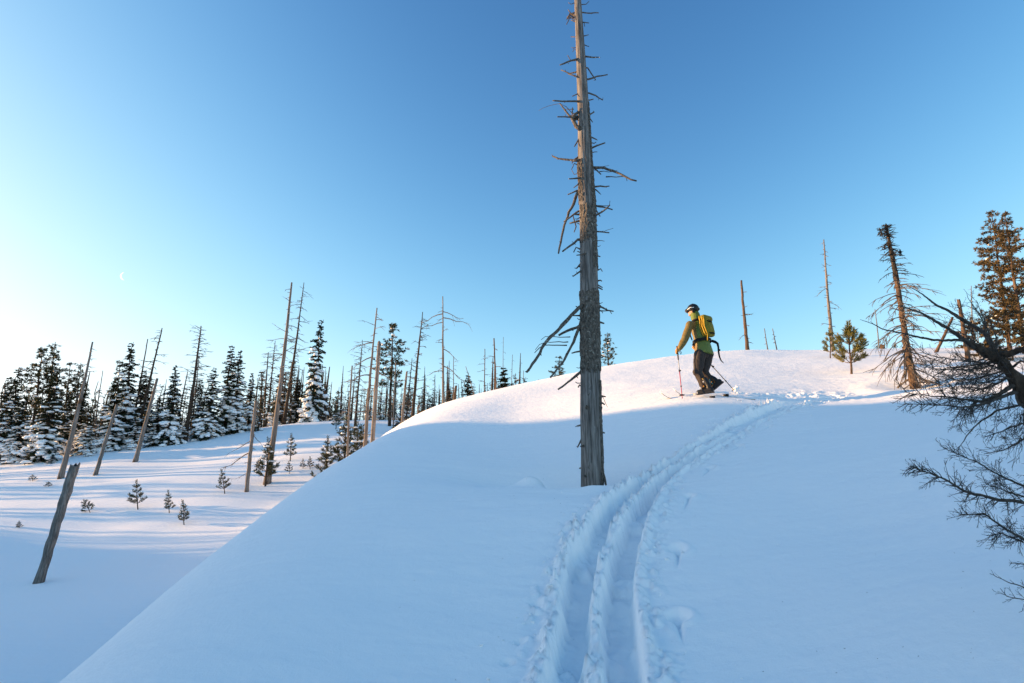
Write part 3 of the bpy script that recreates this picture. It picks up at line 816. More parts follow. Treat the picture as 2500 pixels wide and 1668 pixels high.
# --- young pines in the open snow
GY = 'young pines on the left slope'
def young(k, label, bx, by, tx, ty, D=None, wid=1.0, d0=L0, group=GY, lean=.3):
    return tree_at(YOUNG[k], 'young_pine', label, 'young pine', bx, by, tx, ty, D, d0, wid, group, 0.04, lean)
young(0, 'young pine in the sunny stripes, left of the pair', 337, 1244, 333, 1173, wid=.95)
young(1, 'left one of the pair of young pines in the sunny stripes', 413, 1256, 411, 1198, wid=1.0)
young(3, 'right one of the pair, with snow on its lower twigs', 450, 1283, 446, 1222, wid=1.0)
young(2, 'small young pine bent over to the left beside the broken stump', 222, 1251, 203, 1220, wid=1.1, lean=.8)
young(0, 'young pine with curved stem left of the short bare snag', 549, 1208, 538, 1147, wid=.9)
young(3, 'large young pine in front of the tallest leaning snag', 648, 1189, 656, 1072, wid=1.05)
young(1, 'slim young pine right of the tallest leaning snag', 709, 1126, 711, 1060, wid=1.0)
young(0, 'tiny young pine below the slim one right of the tallest snag', 707, 1158, 705, 1126, wid=1.0)
young(1, 'left of two tiny pines near the dome edge', 740, 1145, 740, 1120, wid=1.3)
young(0, 'right of two tiny pines near the dome edge', 757, 1147, 757, 1115, wid=1.1)
young(2, 'young pine half hidden by the dome edge, lower one', 796, 1146, 799, 1092, D=26, wid=.9)
young(1, 'young pine at the dome edge, upper one', 802, 1098, 801, 1066, D=29, wid=1.0)
young(3, 'bushy young pine at the slender pale snag foot', 844, 1098, 845, 1022, D=28, wid=1.05)
young(1, 'snow-weighted young pine left of the slender pale snag', 820, 1048, 822, 1002, wid=1.2)
young(0, 'young pine between the slender snag and the twin snags', 874, 1080, 872, 1030, D=31, wid=1.2)
young(1, 'young pine just left of the twin snags', 884, 1085, 885, 1040, D=27, wid=1.1)
young(2, 'sunlit young pine right of the twin snags at the dome edge', 999, 1052, 1000, 1020, D=27, wid=1.1)
young(3, 'sunlit bushy pine by the split reddish stump', 1029, 1046, 1030, 1010, D=27, wid=1.3)
young(0, 'small pine tip in the blue shade left of the broken stump', 80, 1176, 78, 1158, wid=1.6)
young(2, 'tiny pine tip in shade behind the broken stump', 119, 1188, 117, 1176, wid=2.0)
young(1, 'tiny pine tip poking from the snow at far left', 48, 1287, 46, 1272, wid=1.8)

# --- the dome top and right side
snag('dark brown bare trunk on the skyline right of the skier', 1826, 862, 1810, 685, 12, 5, D=22.5, m=WOOD_BROWN, nbr=22, blen=.10, zone=(.1, .97), seed=40, extra=((.5, .38, .06, .012), (.22, -.4, -.3, .012)))
snag('short thin dead stem, left of the two on the skyline', 1875, 857, 1866, 802, 4.5, 1.6, D=24, nbr=9, blen=.12, seed=41, m=WOOD)
snag('short thin dead stem, right of the two on the skyline', 1897, 856, 1886, 802, 4.5, 1.4, D=24, nbr=16, blen=.14, seed=42, m=WOOD)
snag('tall pale sunlit snag with twigs behind the small green pines', 2037, 880, 2011, 585, 13, 2.5, D=20, nbr=40, blen=.08, zone=(.15, .98), seed=43, twigs=2, extra=((.55, -.5, -.4, .015), (.42, .55, -.25, .012)))
snag('hair-thin bare pole on the skyline left of the dead drooping tree', 2146, 853, 2136, 755, 4, 1.8, D=24, nbr=4, blen=.05, seed=44, m=WOOD)
snag('short cut-off stump on the skyline left of the dead drooping tree', 2158, 866, 2154, 843, 14, 12, D=21, nbr=2, blen=.3, seed=45, m=WOOD_BROWN, name='tree_stump', stub=1, cat='stump')
snag('splintered brown broken trunk among branches at the right', 2352, 830, 2340, 732, 15, 8, D=14, m=WOOD_BROWN, nbr=6, blen=.12, broken=True, seed=46)
snag('leaning brown bare trunk right of the dead drooping tree', 2288, 868, 2326, 775, 10, 6, D=17, m=WOOD_BROWN, nbr=9, blen=.18, seed=47)
snag('thin pale pole behind the splintered trunk at the right', 2378, 860, 2371, 698, 6, 1.6, D=17, m=WOOD, nbr=14, blen=.1, seed=48)

GR = 'young pines on the dome'
big_young = bake(young_pine_meshes, (BARK_RED, YOUNG_NEEDLE), seed=51, levels=4, snow=0.0, dens=1.5, wid=.40)
big_young2 = bake(young_pine_meshes, (BARK_RED, YOUNG_NEEDLE), seed=57, levels=4, snow=0.0, dens=1.2, wid=.32)
tree_at(big_young, 'young_pine', 'sunlit green young pine, nearest one left of the dead drooping tree', 'young pine', 2078, 914, 2088, 786, None, 2.0, 1.0, GR, .04)
tree_at(big_young2, 'young_pine', 'green young pine at the foot of the tall pale sunlit snag', 'young pine', 2030, 890, 2026, 802, 17.0, 2.0, .95, GR, .04)
tree_at(YOUNG[2], 'young_pine', 'small dark pine on the skyline behind the nearest young pine', 'young pine', 2112, 862, 2106, 822, 22, 2.0, .9, GR, .04)
tree_at(YOUNG[0], 'young_pine', 'tiny pine tip on the skyline beside the cut-off stump', 'young pine', 2186, 862, 2184, 836, 23, 2.0, 1.2, GR, .04)

right_pine = bake(pine_meshes, (BARK_RED, RUSTY_NEEDLE), seed=61, wid=.17, snow=.006, levels=34, bare=.12, tuft=.022, dens=1.5)
right_pine2 = bake(pine_meshes, (BARK_RED, RUSTY_NEEDLE), seed=62, wid=.16, snow=.006, levels=30, bare=.2, tuft=.022, dens=1.5)
tree_at(right_pine2, 'pine_tree', 'tall dense pine at the right edge with a bare thin tip', 'pine tree', 2478, 905, 2440, 508, 15.5, 2.0, .9)
tree_at(right_pine, 'pine_tree', 'tall dense pine cut off by the right edge of the photo', 'pine tree', 2512, 905, 2478, 516, 14.8, 2.0, 1.0)
right_fir = bake(pine_meshes, (BARK_RED, RUSTY_NEEDLE), seed=63, wid=.42, snow=.10, levels=16, bare=.05, tuft=.05, dens=.9)
tree_at(right_fir, 'fir_tree', 'low spreading snow-dusted conifer behind the right foreground branches', 'fir tree', 2398, 880, 2378, 775, 15.0, 2.0, 1.0)
right_fir2 = bake(pine_meshes, (BARK_RED, RUSTY_NEEDLE), seed=64, wid=.36, snow=.12, levels=18, bare=.04, tuft=.045, dens=1.1)
tree_at(right_fir2, 'fir_tree', 'low bushy conifer at right edge under the tall pines', 'fir tree', 2476, 895, 2470, 735, 13.6, 2.0, 1.1)
# ------------------------------------------------------------------ the big grey snag
def big_snag():
    D = float(TREE_FOOT[1])
    prof = [(1230, 1446, 62), (1195, 1445, 59), (1100, 1444, 56), (1000, 1441, 54), (900, 1441, 51), (800, 1440, 49), (700, 1438, 48), (600, 1436, 44), (500, 1434, 42), (400, 1428, 37), (300, 1425, 31), (200, 1421, 27), (100, 1416, 22), (0, 1410.5, 18), (-60, 1407, 15)]
    ys = np.array([p[0] for p in prof], float)
    W = np.array([at(p[1], p[0], D) for p in prof])
    dep = W[:, 1] * CT + W[:, 2] * ST
    R = np.array([p[2] for p in prof]) * .465 * dep / FPX
    o = thing('dead_snag', 'tall grey weathered dead trunk with broken branch stubs beside the ski track', 'dead tree', (W[1][0], W[1][1], W[1][2]))
    org = W[1].copy()
    zz = W[:, 2]; order = np.argsort(zz)
    def axis(z): return np.interp(z, zz[order], W[order, 0]), np.interp(z, zz[order], R[order])
    rng = random.Random(5); nr, ns = 420, 72
    z0, z1 = W[0][2] - .15, zz.max()
    zs = np.linspace(z0, z1, nr); an = np.arange(ns) / ns * 2 * math.pi
    A, Zg = np.meshgrid(an, zs)
    cx, rr = axis(Zg)
    tw = A + Zg * .10
    # long grain, shallow flutes, knots
    g = fbm(np.cos(tw) * 14 + 50, np.sin(tw) * 14 + Zg * .9, 100, 3) - .5
    fl = fbm(np.cos(tw) * 3 + 9, np.sin(tw) * 3 + Zg * .35, 101, 3) - .5
    rad_ = rr * (1 + .05 * g + .12 * fl)
    rad_ += rr * .25 * np.exp(-((Zg - z0) / .18) ** 2)
    knots = [(-1.9, 0.55, .045), (-1.2, 1.05, .03), (-1.75, 1.62, .06), (-1.3, 2.25, .04), (-1.9, 2.9, .07), (-1.0, 3.4, .03), (-1.6, 3.9, .045), (-2.2, 4.6, .05), (-1.2, 5.3, .04), (-1.7, 6.0, .04)]
    for ka, kz, kr in knots:
        dz = (Zg - kz); da = ((A - (ka % 6.283) + math.pi) % (2 * math.pi) - math.pi) * rr
        q = np.hypot(da, dz * .8) / kr
        rad_ += .022 * np.exp(-q * q) - .03 * np.exp(-(q * 2.2) ** 2)
    X = cx + np.cos(A) * rad_ - org[0]; Y = D + np.sin(A) * rad_ - org[1]; Z = Zg - org[2]
    co = np.stack([X, Y, Z], -1).reshape(-1, 3)
    idx = np.arange(nr * ns).reshape(nr, ns)
    q = np.stack([idx[:-1], np.roll(idx, -1, 1)[:-1], np.roll(idx, -1, 1)[1:], idx[1:]], -1).reshape(-1, 4)
    T = MB(); T.v = [tuple(v) for v in co]; T.f = [tuple(int(i) for i in f) for f in q]
    T.f.append(tuple(int(i) for i in idx[-1]))
    T.build('trunk', WOOD, o)
    # remaining bark: ragged shells standing proud of the wood
    def bark(za, zb, a0, a1, seed):
        n1, n2 = int((zb - za) / .016) + 2, 46
        zz_ = np.linspace(za, zb, n1); aa = np.linspace(a0, a1, n2)
        A, Zg = np.meshgrid(aa, zz_)
        cx, rr = axis(Zg); tw = A + Zg * .10
        fl = fbm(np.cos(tw) * 3 + 9, np.sin(tw) * 3 + Zg * .35, 101, 3) - .5
        pl = fbm(A * 9, Zg * 16, seed, 4); pl2 = fbm(A * 26, Zg * 40, seed + 1, 3)
        rd = rr * (1 + .12 * fl) * 1.035 + .004 + .022 * (pl - .4) + .012 * (pl2 - .5)
        # ragged outline
        u = (A - a0) / (a1 - a0); v = (Zg - za) / (zb - za)
        edge = np.minimum(np.minimum(u, 1 - u) * 2.2, np.minimum(v, 1 - v) * 3.0)
        keep = edge + .55 * (fbm(A * 4, Zg * 5, seed + 2, 3) - .55) + .25 * (fbm(A * 14, Zg * 14, seed + 3, 2) - .5) > .02
        B = MB()
        co = np.stack([cx + np.cos(A) * rd - org[0], D + np.sin(A) * rd - org[1], Zg - org[2]], -1)
        ci = np.stack([cx + np.cos(A) * (rr * .95) - org[0], D + np.sin(A) * (rr * .95) - org[1], Zg - org[2]], -1)
        B.v = [tuple(v) for v in co.reshape(-1, 3)] + [tuple(v) for v in ci.reshape(-1, 3)]
        M = n1 * n2; cell = keep[:-1, :-1] & keep[1:, :-1] & keep[:-1, 1:] & keep[1:, 1:]
        for i in range(n1 - 1):
            for j in range(n2 - 1):
                if not cell[i, j]: continue
                a_, b_, c_, d_ = i * n2 + j, i * n2 + j + 1, (i + 1) * n2 + j + 1, (i + 1) * n2 + j
                B.f.append((a_, b_, c_, d_))
                if i == 0 or not cell[i - 1, j]: B.f.append((a_ + M, b_ + M, b_, a_))
                if i == n1 - 2 or not cell[i + 1, j]: B.f.append((d_, c_, c_ + M, d_ + M))
                if j == 0 or not cell[i, j - 1]: B.f.append((a_, d_, d_ + M, a_ + M))
                if j == n2 - 2 or not cell[i, j + 1]: B.f.append((b_ + M, c_ + M, c_, b_))
        used = sorted({i for f in B.f for i in f}); mp = {a: i for i, a in enumerate(used)}
        B.v = [B.v[i] for i in used]; B.f = [tuple(mp[i] for i in f) for f in B.f]
        if B.f: B.build('bark', BARK, o, smooth=False)
    zof = lambda py: at(1435, py, D)[2]
    pi = math.pi
    bark(zof(915), zof(712), -pi * 1.02, .15, 200)
    bark(zof(700), zof(690), -2.2, -1.0, 205) if False else None
    bark(zof(600), zof(505), -2.9, .3, 210)
    bark(zof(660), zof(560), -1.25, .6, 215)
    bark(zof(520), zof(425), -1.1, .5, 220)
    bark(zof(500), zof(395), -3.4, -2.1, 225)
    bark(zof(1190), zof(930), -.75, .7, 230)
    bark(zof(430), zof(250), -.7, .6, 235)
    # broken branches: outlines in enlarged views of the photo, (scale, x0, y0)
    def limbs(sc, x0, y0, items):
        for pts, w_ in items:
            pp = [(x0 + x / sc, y0 + y / sc) for x, y in pts]
            L = math.hypot(pp[-1][0] - pp[0][0], pp[-1][1] - pp[0][1])
            sg = rng.choice((-1, 1)); slope = rng.uniform(-.6, .6)
            P = []; n = len(pp)
            cxp = np.interp(pp[0][1], ys[::-1], np.array([p[1] for p in prof], float)[::-1])
            wp = np.interp(pp[0][1], ys[::-1], np.array([p[2] for p in prof], float)[::-1]) / 2
            off = (pp[0][0] - cxp) / wp
            rw = wp * 8.2 / FPX
            dy0 = -rw * math.sqrt(max(0, 1 - min(1, abs(off)) ** 2)) * (.8 if abs(off) < .75 else (.2 * sg))
            if abs(off) > .75:                         # root it inside the trunk
                pp = [(cxp + (pp[0][0] - cxp) * .5, pp[0][1])] + pp; n += 1
            for i, (x, y) in enumerate(pp):
                f = math.hypot(x - pp[0][0], y - pp[0][1]) * 8.2 / FPX
                P.append(Vector(at(x, y, D + dy0 + slope * f)) - Vector(org))
            Q = [P[0]]
            for a, b in zip(P[:-1], P[1:]):            # subdivide with small kinks
                m_ = max(1, int((b - a).length / .07))
                for k in range(1, m_ + 1):
                    p = a.lerp(b, k / m_)
                    if k < m_: p = p + Vector((rng.uniform(-1, 1), rng.uniform(-1, 1), rng.uniform(-1, 1))) * .007
                    Q.append(p)
            r0 = .5 * w_ / sc * 8.6 / FPX * 1.45
            B = MB(); m_ = len(Q)
            B.tube(Q, [r0 * (1.25 if i == 0 else 1) * (1 - .45 * i / max(1, m_ - 1)) for i in range(m_)], 7, jit=.16, rng=rng)
            if w_ >= 8 and (Q[-1] - Q[0]).length > .12:   # bark flakes and side spurs
                for _ in range(int((Q[-1] - Q[0]).length / .12)):
                    i = rng.randint(1, m_ - 1); a = Q[i]
                    dd = Vector((rng.gauss(0, 1), rng.gauss(0, 1), rng.gauss(0, 1))).normalized() * rng.uniform(.02, .05)
                    B.tube([a, a + dd * .6, a + dd], [r0 * .4, r0 * .28, r0 * .1], 4)
            B.build('branch', BARK if w_ > 8 else TWIG, o)
    limbs(2.529, 1260, 0, [
        ([(412, 78), (460, 82), (510, 80)], 8), ([(365, 108), (320, 115)], 6), ([(418, 138), (450, 143)], 7), ([(420, 140), (424, 165)], 5), ([(372, 229), (338, 228)], 7), ([(425, 222), (448, 215)], 6),
        ([(378, 260), (402, 288)], 6), ([(370, 50), (385, 90)], 7), ([(440, 350), (475, 355), (510, 354)], 9), ([(380, 365), (340, 375), (270, 402)], 10), ([(372, 445), (330, 455), (277, 433)], 9), ([(400, 485), (360, 468), (320, 456)], 9),
        ([(445, 490), (500, 472), (565, 462)], 10), ([(442, 420), (465, 455), (492, 495)], 8), ([(380, 580), (347, 595)], 7), ([(450, 575), (490, 590), (535, 618)], 8), ([(395, 628), (330, 626), (225, 622)], 10), ([(440, 622), (478, 613)], 9),
        ([(405, 800), (370, 780), (345, 735), (360, 710), (385, 690)], 20), ([(345, 735), (320, 705), (270, 640)], 11), ([(345, 720), (348, 665)], 9), ([(345, 725), (300, 722), (255, 722)], 9), ([(300, 675), (270, 640), (200, 655), (140, 683)], 3), ([(345, 700), (310, 660), (280, 645)], 4),
        ([(440, 715), (482, 692)], 10), ([(458, 735), (472, 755)], 8), ([(460, 845), (498, 863)], 9), ([(386, 862), (360, 905)], 9), ([(465, 915), (500, 900), (550, 882)], 11), ([(395, 990), (330, 988), (260, 980), (225, 965)], 12), ([(388, 965), (345, 1005)], 8),
        ([(470, 1035), (540, 1035), (620, 1065), (680, 1095), (743, 1118)], 13), ([(475, 1030), (525, 1078)], 9), ([(680, 1092), (685, 1118)], 5), ([(530, 1030), (575, 1022)], 3), ([(600, 1060), (625, 1052)], 4), ([(400, 1100), (325, 1105)], 9), ([(385, 1112), (378, 1062)], 7), ([(395, 1125), (355, 1160)], 7),
        ([(480, 1155), (520, 1150), (575, 1150)], 10), ([(480, 1165), (518, 1195)], 8), ([(375, 1178), (318, 1202)], 9), ([(380, 1185), (355, 1260), (325, 1310), (292, 1420), (275, 1500), (262, 1566)], 14), ([(383, 1305), (330, 1345), (295, 1370)], 11),
        ([(490, 1270), (540, 1280), (595, 1295)], 10), ([(470, 1335), (530, 1310), (580, 1265)], 10), ([(490, 1290), (520, 1338)], 7), ([(575, 1270), (580, 1240)], 4), ([(382, 1365), (330, 1380)], 12), ([(350, 1325), (370, 1400), (358, 1435)], 8), ([(490, 1430), (530, 1432), (575, 1438)], 9), ([(540, 1432), (600, 1410)], 3), ([(380, 1480), (330, 1520), (287, 1553)], 12)])
    limbs(2.45, 1260, 580, [
        ([(420, 98), (362, 106)], 8), ([(485, 110), (505, 115)], 8), ([(390, 152), (362, 185)], 11), ([(390, 198), (340, 233)], 9), ([(492, 298), (517, 312)], 9), ([(430, 345), (412, 350)], 12),
        ([(400, 410), (375, 420), (330, 465), (260, 545), (205, 595), (165, 645), (130, 710), (65, 805)], 16), ([(205, 595), (175, 592), (150, 612)], 4), ([(165, 645), (140, 660), (110, 690)], 5), ([(330, 468), (342, 460)], 6), ([(180, 625), (140, 640), (115, 672)], 4),
        ([(500, 412), (545, 435), (582, 442)], 10), ([(560, 438), (572, 457)], 5), ([(397, 470), (375, 545), (330, 650), (275, 755), (205, 838)], 13), ([(392, 520), (330, 550), (255, 585)], 15), ([(505, 508), (528, 515)], 10), ([(388, 690), (384, 632)], 12), ([(390, 680), (355, 685), (332, 692)], 9),
        ([(388, 802), (330, 850), (250, 910)], 12), ([(512, 948), (536, 953)], 8), ([(520, 955), (547, 1015)], 3), ([(515, 990), (531, 1000)], 9), ([(440, 940), (428, 946)], 12), ([(392, 1122), (365, 1128)], 10), ([(390, 1210), (368, 1255)], 10), ([(405, 1245), (383, 1250)], 8),
        ([(512, 1165), (531, 1170)], 9), ([(392, 1378), (377, 1381)], 9), ([(515, 1390), (530, 1440), (537, 1480)], 13), ([(430, 1015), (415, 1025)], 18), ([(445, 1182), (438, 1190)], 10), ([(510, 1305), (516, 1312)], 12), ([(415, 1425), (408, 1432)], 9), ([(415, 760), (400, 775)], 26)])
    extra = []
    for _ in range(46):                                # short broken twigs all the way up
        y = rng.uniform(5, 1000); cx_ = float(np.interp(y, ys[::-1], np.array([p[1] for p in prof], float)[::-1])); w2 = float(np.interp(y, ys[::-1], np.array([p[2] for p in prof], float)[::-1])) / 2
        sd = rng.choice((-1, 1)); L = rng.uniform(5, 22) * (1 if y < 620 else .55)
        x0_ = cx_ + sd * w2 * rng.uniform(.85, 1.0)
        extra.append(([(x0_, y), (x0_ + sd * L * .6, y + rng.uniform(-.35, .35) * L), (x0_ + sd * L, y + rng.uniform(-.5, .6) * L)], rng.uniform(1.6, 3.6)))
    limbs(1.0, 0, 0, extra)
big_snag()
# ------------------------------------------------------------------ dead tree with drooping limbs
def drooping_tree():
    rng = random.Random(91)
    foot = P2(2232, 938); D = float(foot[1])
    path = [(2235, 952, 27), (2231, 936, 24), (2222, 890, 21), (2214, 850, 20), (2207, 800, 17), (2199, 750, 15), (2192, 700, 14), (2184, 655, 12.5), (2175, 610, 11), (2167, 570, 8.5), (2163, 546, 6)]
    org = Vector(at(2231, 938, D))
    o = thing('dead_tree', 'dead tree with drooping bare limbs and black twiggy top at right', 'dead tree', org)
    P = [Vector(at(x, y, D)) - org for x, y, w_ in path]
    R = [.38 * w_ * 12.2 / FPX for x, y, w_ in path]
    pts = []; rads = []
    for i in range(len(P) - 1):
        for k in range(6):
            u = k / 6
            pts.append(P[i].lerp(P[i + 1], u) + Vector((rng.uniform(-1, 1), rng.uniform(-1, 1), 0)) * .006); rads.append((R[i] + (R[i + 1] - R[i]) * u) * rng.uniform(.93, 1.07))
    T = MB(); cut = int(len(pts) * .66)
    T.tube(pts[:cut + 1], rads[:cut + 1], 16, jit=.10, rng=rng)
    T2 = MB(); T2.tube(pts[cut - 1:], [r_ * 1.08 for r_ in rads[cut - 1:]], 14, jit=.22, rng=rng); T2.build('trunk_top', TWIG_DARK, o)
    for _ in range(120):                                   # loose bark plates and broken stubs
        i = rng.randint(2, len(pts) - 8); a = rng.uniform(0, 6.28); d = Vector((math.cos(a), math.sin(a), 0))
        p = pts[i] + d * rads[i] * .9
        if rng.random() < .5: T.tube([p, p + d * rng.uniform(.02, .06) + Vector((0, 0, rng.uniform(-.02, .03)))], [.008, .003], 4)
        else: T.box(p + d * rads[i] * .12, (.004, rng.uniform(.012, .03), rng.uniform(.02, .06)), Matrix.Rotation(a + rng.uniform(-.4, .4), 3, 'Z') @ Matrix.Rotation(rng.uniform(-.25, .25), 3, 'Y'))
    T.build('trunk', BARK_RED, o)
    def at_u(u):
        f = u * (len(pts) - 1); i = min(int(f), len(pts) - 2); return pts[i].lerp(pts[i + 1], f - i), rads[i]
    n = 125
    for j in range(n):
        u = .10 + .80 * (j + rng.random()) / n
        p, r = at_u(u)
        az = rng.uniform(0, 6.28)
        env = 0.30 + 0.62 * math.sin(min(1, (1 - u) * 1.25) * 1.5)
        L = env * rng.uniform(.45, 1.15) * (0.75 if u > .62 else 1.05)
        if u > .72: L = rng.uniform(.12, .34)
        c5 = branch_curve(rng, p, az, rng.uniform(-.15, .15) if u > .35 else rng.uniform(-.6, -.1), L, .75 if u < .72 else .3, 7, .13)
        rb = .0105 + .008 * (1 - u) * rng.random()
        B = MB(); B.tube(c5, [rb * (1 - i / 9) for i in range(8)], 5, cap=False, jit=.12, rng=rng)
        for q in range(rng.randint(3, 7)):
            i = rng.randint(2, 6)
            dr = (c5[i] - c5[i - 1]).normalized()
            az2 = math.atan2(dr.y, dr.x) + rng.choice((-1, 1)) * rng.uniform(.35, .9)
            tw = branch_curve(rng, c5[i], az2, math.asin(max(-1, min(1, dr.z))) + rng.uniform(-.5, .3), L * rng.uniform(.12, .38), .5, 4, .18)
            B.tube(tw, [rb * .6 * (1 - k / 6.5) for k in range(5)], 3, cap=False)
        b = B.build('branch', TWIG if u < .66 else TWIG_DARK, o)
    top = MB()                                            # witches' broom of short black twigs near the tip
    lobes = [(at_u(.985)[0], .16, 26), (at_u(.95)[0], .2, 26), (at_u(.90)[0], .2, 26), (at_u(.84)[0], .2, 22), (at_u(.78)[0], .22, 20),
             (Vector(at(2148, 566, D)) - org, .09, 18), (Vector(at(2155, 575, D)) - org, .1, 14), (Vector(at(2198, 618, D)) - org, .1, 22), (Vector(at(2160, 608, D)) - org, .1, 16)]
    top.tube([at_u(.93)[0], Vector(at(2155, 573, D)) - org, Vector(at(2146, 556, D)) - org], [.02, .018, .008], 5)
    top.tube([at_u(.82)[0], Vector(at(2190, 612, D)) - org, Vector(at(2203, 622, D)) - org], [.018, .014, .006], 5)
    for c0, L, k in lobes:
        for _ in range(k):
            az = rng.uniform(0, 6.28)
            c5 = branch_curve(rng, c0 + Vector((rng.gauss(0, .025), rng.gauss(0, .025), rng.gauss(0, .04))), az, rng.uniform(-.6, .7), L * rng.uniform(.4, 1.1), .2, 5, .25)
            top.tube(c5, [.012 * (1 - i / 7) * rng.uniform(.7, 1.3) for i in range(6)], 4, cap=False)
    top.build('twigs', TWIG_DARK, o)['kind'] = 'stuff'
drooping_tree()

# ------------------------------------------------------------------ bare dead tree leaning in from the right edge
def leaning_tree():
    rng = random.Random(17)
    D = 3.0
    A = lambda x, y, dd=0.0: Vector(at(2100 + x / 5.2275, 700 + y / 5.2275, D + dd))
    Bv = lambda x, y, dd=0.0: Vector(at(2050 + x / 1.96, 700 + y / 1.96, D + dd))
    bx, by = 3.15, 2.75
    base = Vector((bx, by, ground_z(bx, by) - .08))
    o = thing('dead_tree', 'bare dead tree leaning in from the right edge, its twigs over the snow', 'dead tree', base)
    loc = lambda v: v - base
    def poly(pts, n=5):
        Q = [pts[0]]
        for a, b in zip(pts[:-1], pts[1:]):
            for k in range(1, n + 1):
                p = a.lerp(b, k / n)
                if k < n: p = p + Vector((rng.uniform(-1, 1), rng.uniform(-1, 1), rng.uniform(-1, 1))) * (b - a).length * .022
                Q.append(p)
        return Q
    px = lambda w_, sc: .42 * w_ / sc * 3.1 / FPX
    trunk = [base + Vector((0, 0, -.1)), base + Vector((-.05, .02, .45)), base.lerp(A(2150, 1400), .62) + Vector((.10, 0, .1)), A(2150, 1400), A(2040, 1250), A(1930, 1110), A(1800, 960), A(1650, 860), A(1480, 770), A(1280, 640)]
    tp = poly([loc(v) for v in trunk], 4)
    T = MB(); m_ = len(tp)
    rt = [np.interp(i / (m_ - 1), [0, .3, .55, .78, .9, 1], [.075, .06, px(165, 5.2), px(150, 5.2), px(95, 5.2), px(42, 5.2)]) * rng.uniform(.9, 1.1) for i in range(m_)]
    T.tube(tp, rt, 14, jit=.12, rng=rng)
    for _ in range(90):
        i = rng.randint(4, m_ - 2); a = Vector((rng.gauss(0, 1), rng.gauss(0, 1), rng.gauss(0, 1))).normalized()
        p = tp[i].lerp(tp[i + 1], rng.random()) + a * rt[i] * .85
        T.tube([p, p + a * rng.uniform(.004, .02)], [rng.uniform(.004, .009), .002], 4)
    T.build('trunk', BARK_DARK, o)
    UP = Vector((0, 0, 1))
    def twig(B, p, d, L, r, lev):
        n = 5 if lev < 2 else 3
        pts = [p]; dd = d.normalized()
        bend = Vector((rng.gauss(0, .05), rng.gauss(0, .05), rng.gauss(0, .05)))
        for i in range(n):
            dd = (dd + bend + Vector((rng.gauss(0, .07), rng.gauss(0, .07), rng.gauss(0, .07)))).normalized()
            pts.append(pts[-1] + dd * L / n)
        B.tube(pts, [max(.0009, r * (1 - .75 * i / n)) for i in range(n + 1)], 4 if lev < 2 else 3, cap=False)
        if lev < 3 and L > .05:
            k = int(L / (.026 if lev == 1 else .022)) + 1
            for j in range(k):
                t = rng.uniform(.15, 1.0); f = t * n; i = min(int(f), n - 1)
                q = pts[i].lerp(pts[i + 1], f - i); dv = (pts[i + 1] - pts[i]).normalized()
                sd = dv.cross(Vector((rng.gauss(0, .35), 1, rng.gauss(0, .35)))).normalized() * rng.choice((-1, 1))
                twig(B, q, dv * rng.uniform(.7, 1.0) + sd * rng.uniform(.45, .85) + Vector((0, rng.gauss(0, .25), 0)), L * rng.uniform(.22, .5) * (1.15 - .6 * t), r * .55, lev + 1)
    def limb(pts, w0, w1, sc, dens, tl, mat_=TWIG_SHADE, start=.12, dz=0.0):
        Q = poly([loc(v) for v in pts], 5); m = len(Q)
        r0, r1 = px(w0, sc), px(w1, sc)
        B = MB(); B.tube(Q, [(r0 + (r1 - r0) * i / (m - 1)) * rng.uniform(.9, 1.1) for i in range(m)], 8, jit=.1, rng=rng)
        Ltot = sum((b - a).length for a, b in zip(Q[:-1], Q[1:]))
        for j in range(int(dens * Ltot)):
            t = start + (1 - start) * rng.random(); f = t * (m - 1); i = min(int(f), m - 2)
            q = Q[i].lerp(Q[i + 1], f - i); dv = (Q[i + 1] - Q[i]).normalized()
            sd = dv.cross(Vector((rng.gauss(0, .4), 1, rng.gauss(0, .4)))).normalized() * rng.choice((-1, 1))
            twig(B, q, dv * rng.uniform(.6, 1.1) + sd * rng.uniform(.35, .8) + Vector((0, rng.gauss(0, .35), dz)), tl * rng.uniform(.4, 1.1) * (1.2 - .75 * t), max(.0016, r0 * .22), 1)
        B.build('branch', mat_, o)
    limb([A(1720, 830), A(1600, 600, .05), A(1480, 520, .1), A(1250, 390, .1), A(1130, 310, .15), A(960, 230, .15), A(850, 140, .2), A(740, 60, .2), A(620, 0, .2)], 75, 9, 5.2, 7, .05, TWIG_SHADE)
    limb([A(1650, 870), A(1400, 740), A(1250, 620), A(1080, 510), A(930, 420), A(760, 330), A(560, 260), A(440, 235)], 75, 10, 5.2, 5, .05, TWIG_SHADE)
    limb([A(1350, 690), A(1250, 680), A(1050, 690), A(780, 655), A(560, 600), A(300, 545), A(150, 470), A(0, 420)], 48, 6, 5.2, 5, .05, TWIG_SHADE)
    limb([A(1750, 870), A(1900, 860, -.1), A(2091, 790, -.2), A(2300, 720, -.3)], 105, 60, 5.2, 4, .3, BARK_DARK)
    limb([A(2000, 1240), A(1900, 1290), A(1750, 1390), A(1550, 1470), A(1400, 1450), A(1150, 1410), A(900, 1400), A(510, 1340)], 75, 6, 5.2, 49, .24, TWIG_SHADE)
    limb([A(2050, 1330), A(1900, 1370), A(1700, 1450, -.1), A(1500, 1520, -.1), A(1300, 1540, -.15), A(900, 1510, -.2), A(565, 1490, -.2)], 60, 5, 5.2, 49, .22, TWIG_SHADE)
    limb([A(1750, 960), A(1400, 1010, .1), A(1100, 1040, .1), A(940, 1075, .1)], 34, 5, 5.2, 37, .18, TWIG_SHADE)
    limb([A(1600, 900), A(1500, 960, -.1), A(1200, 930, -.15), A(900, 880, -.2), A(780, 840, -.2)], 28, 4, 5.2, 37, .16, TWIG_SHADE)
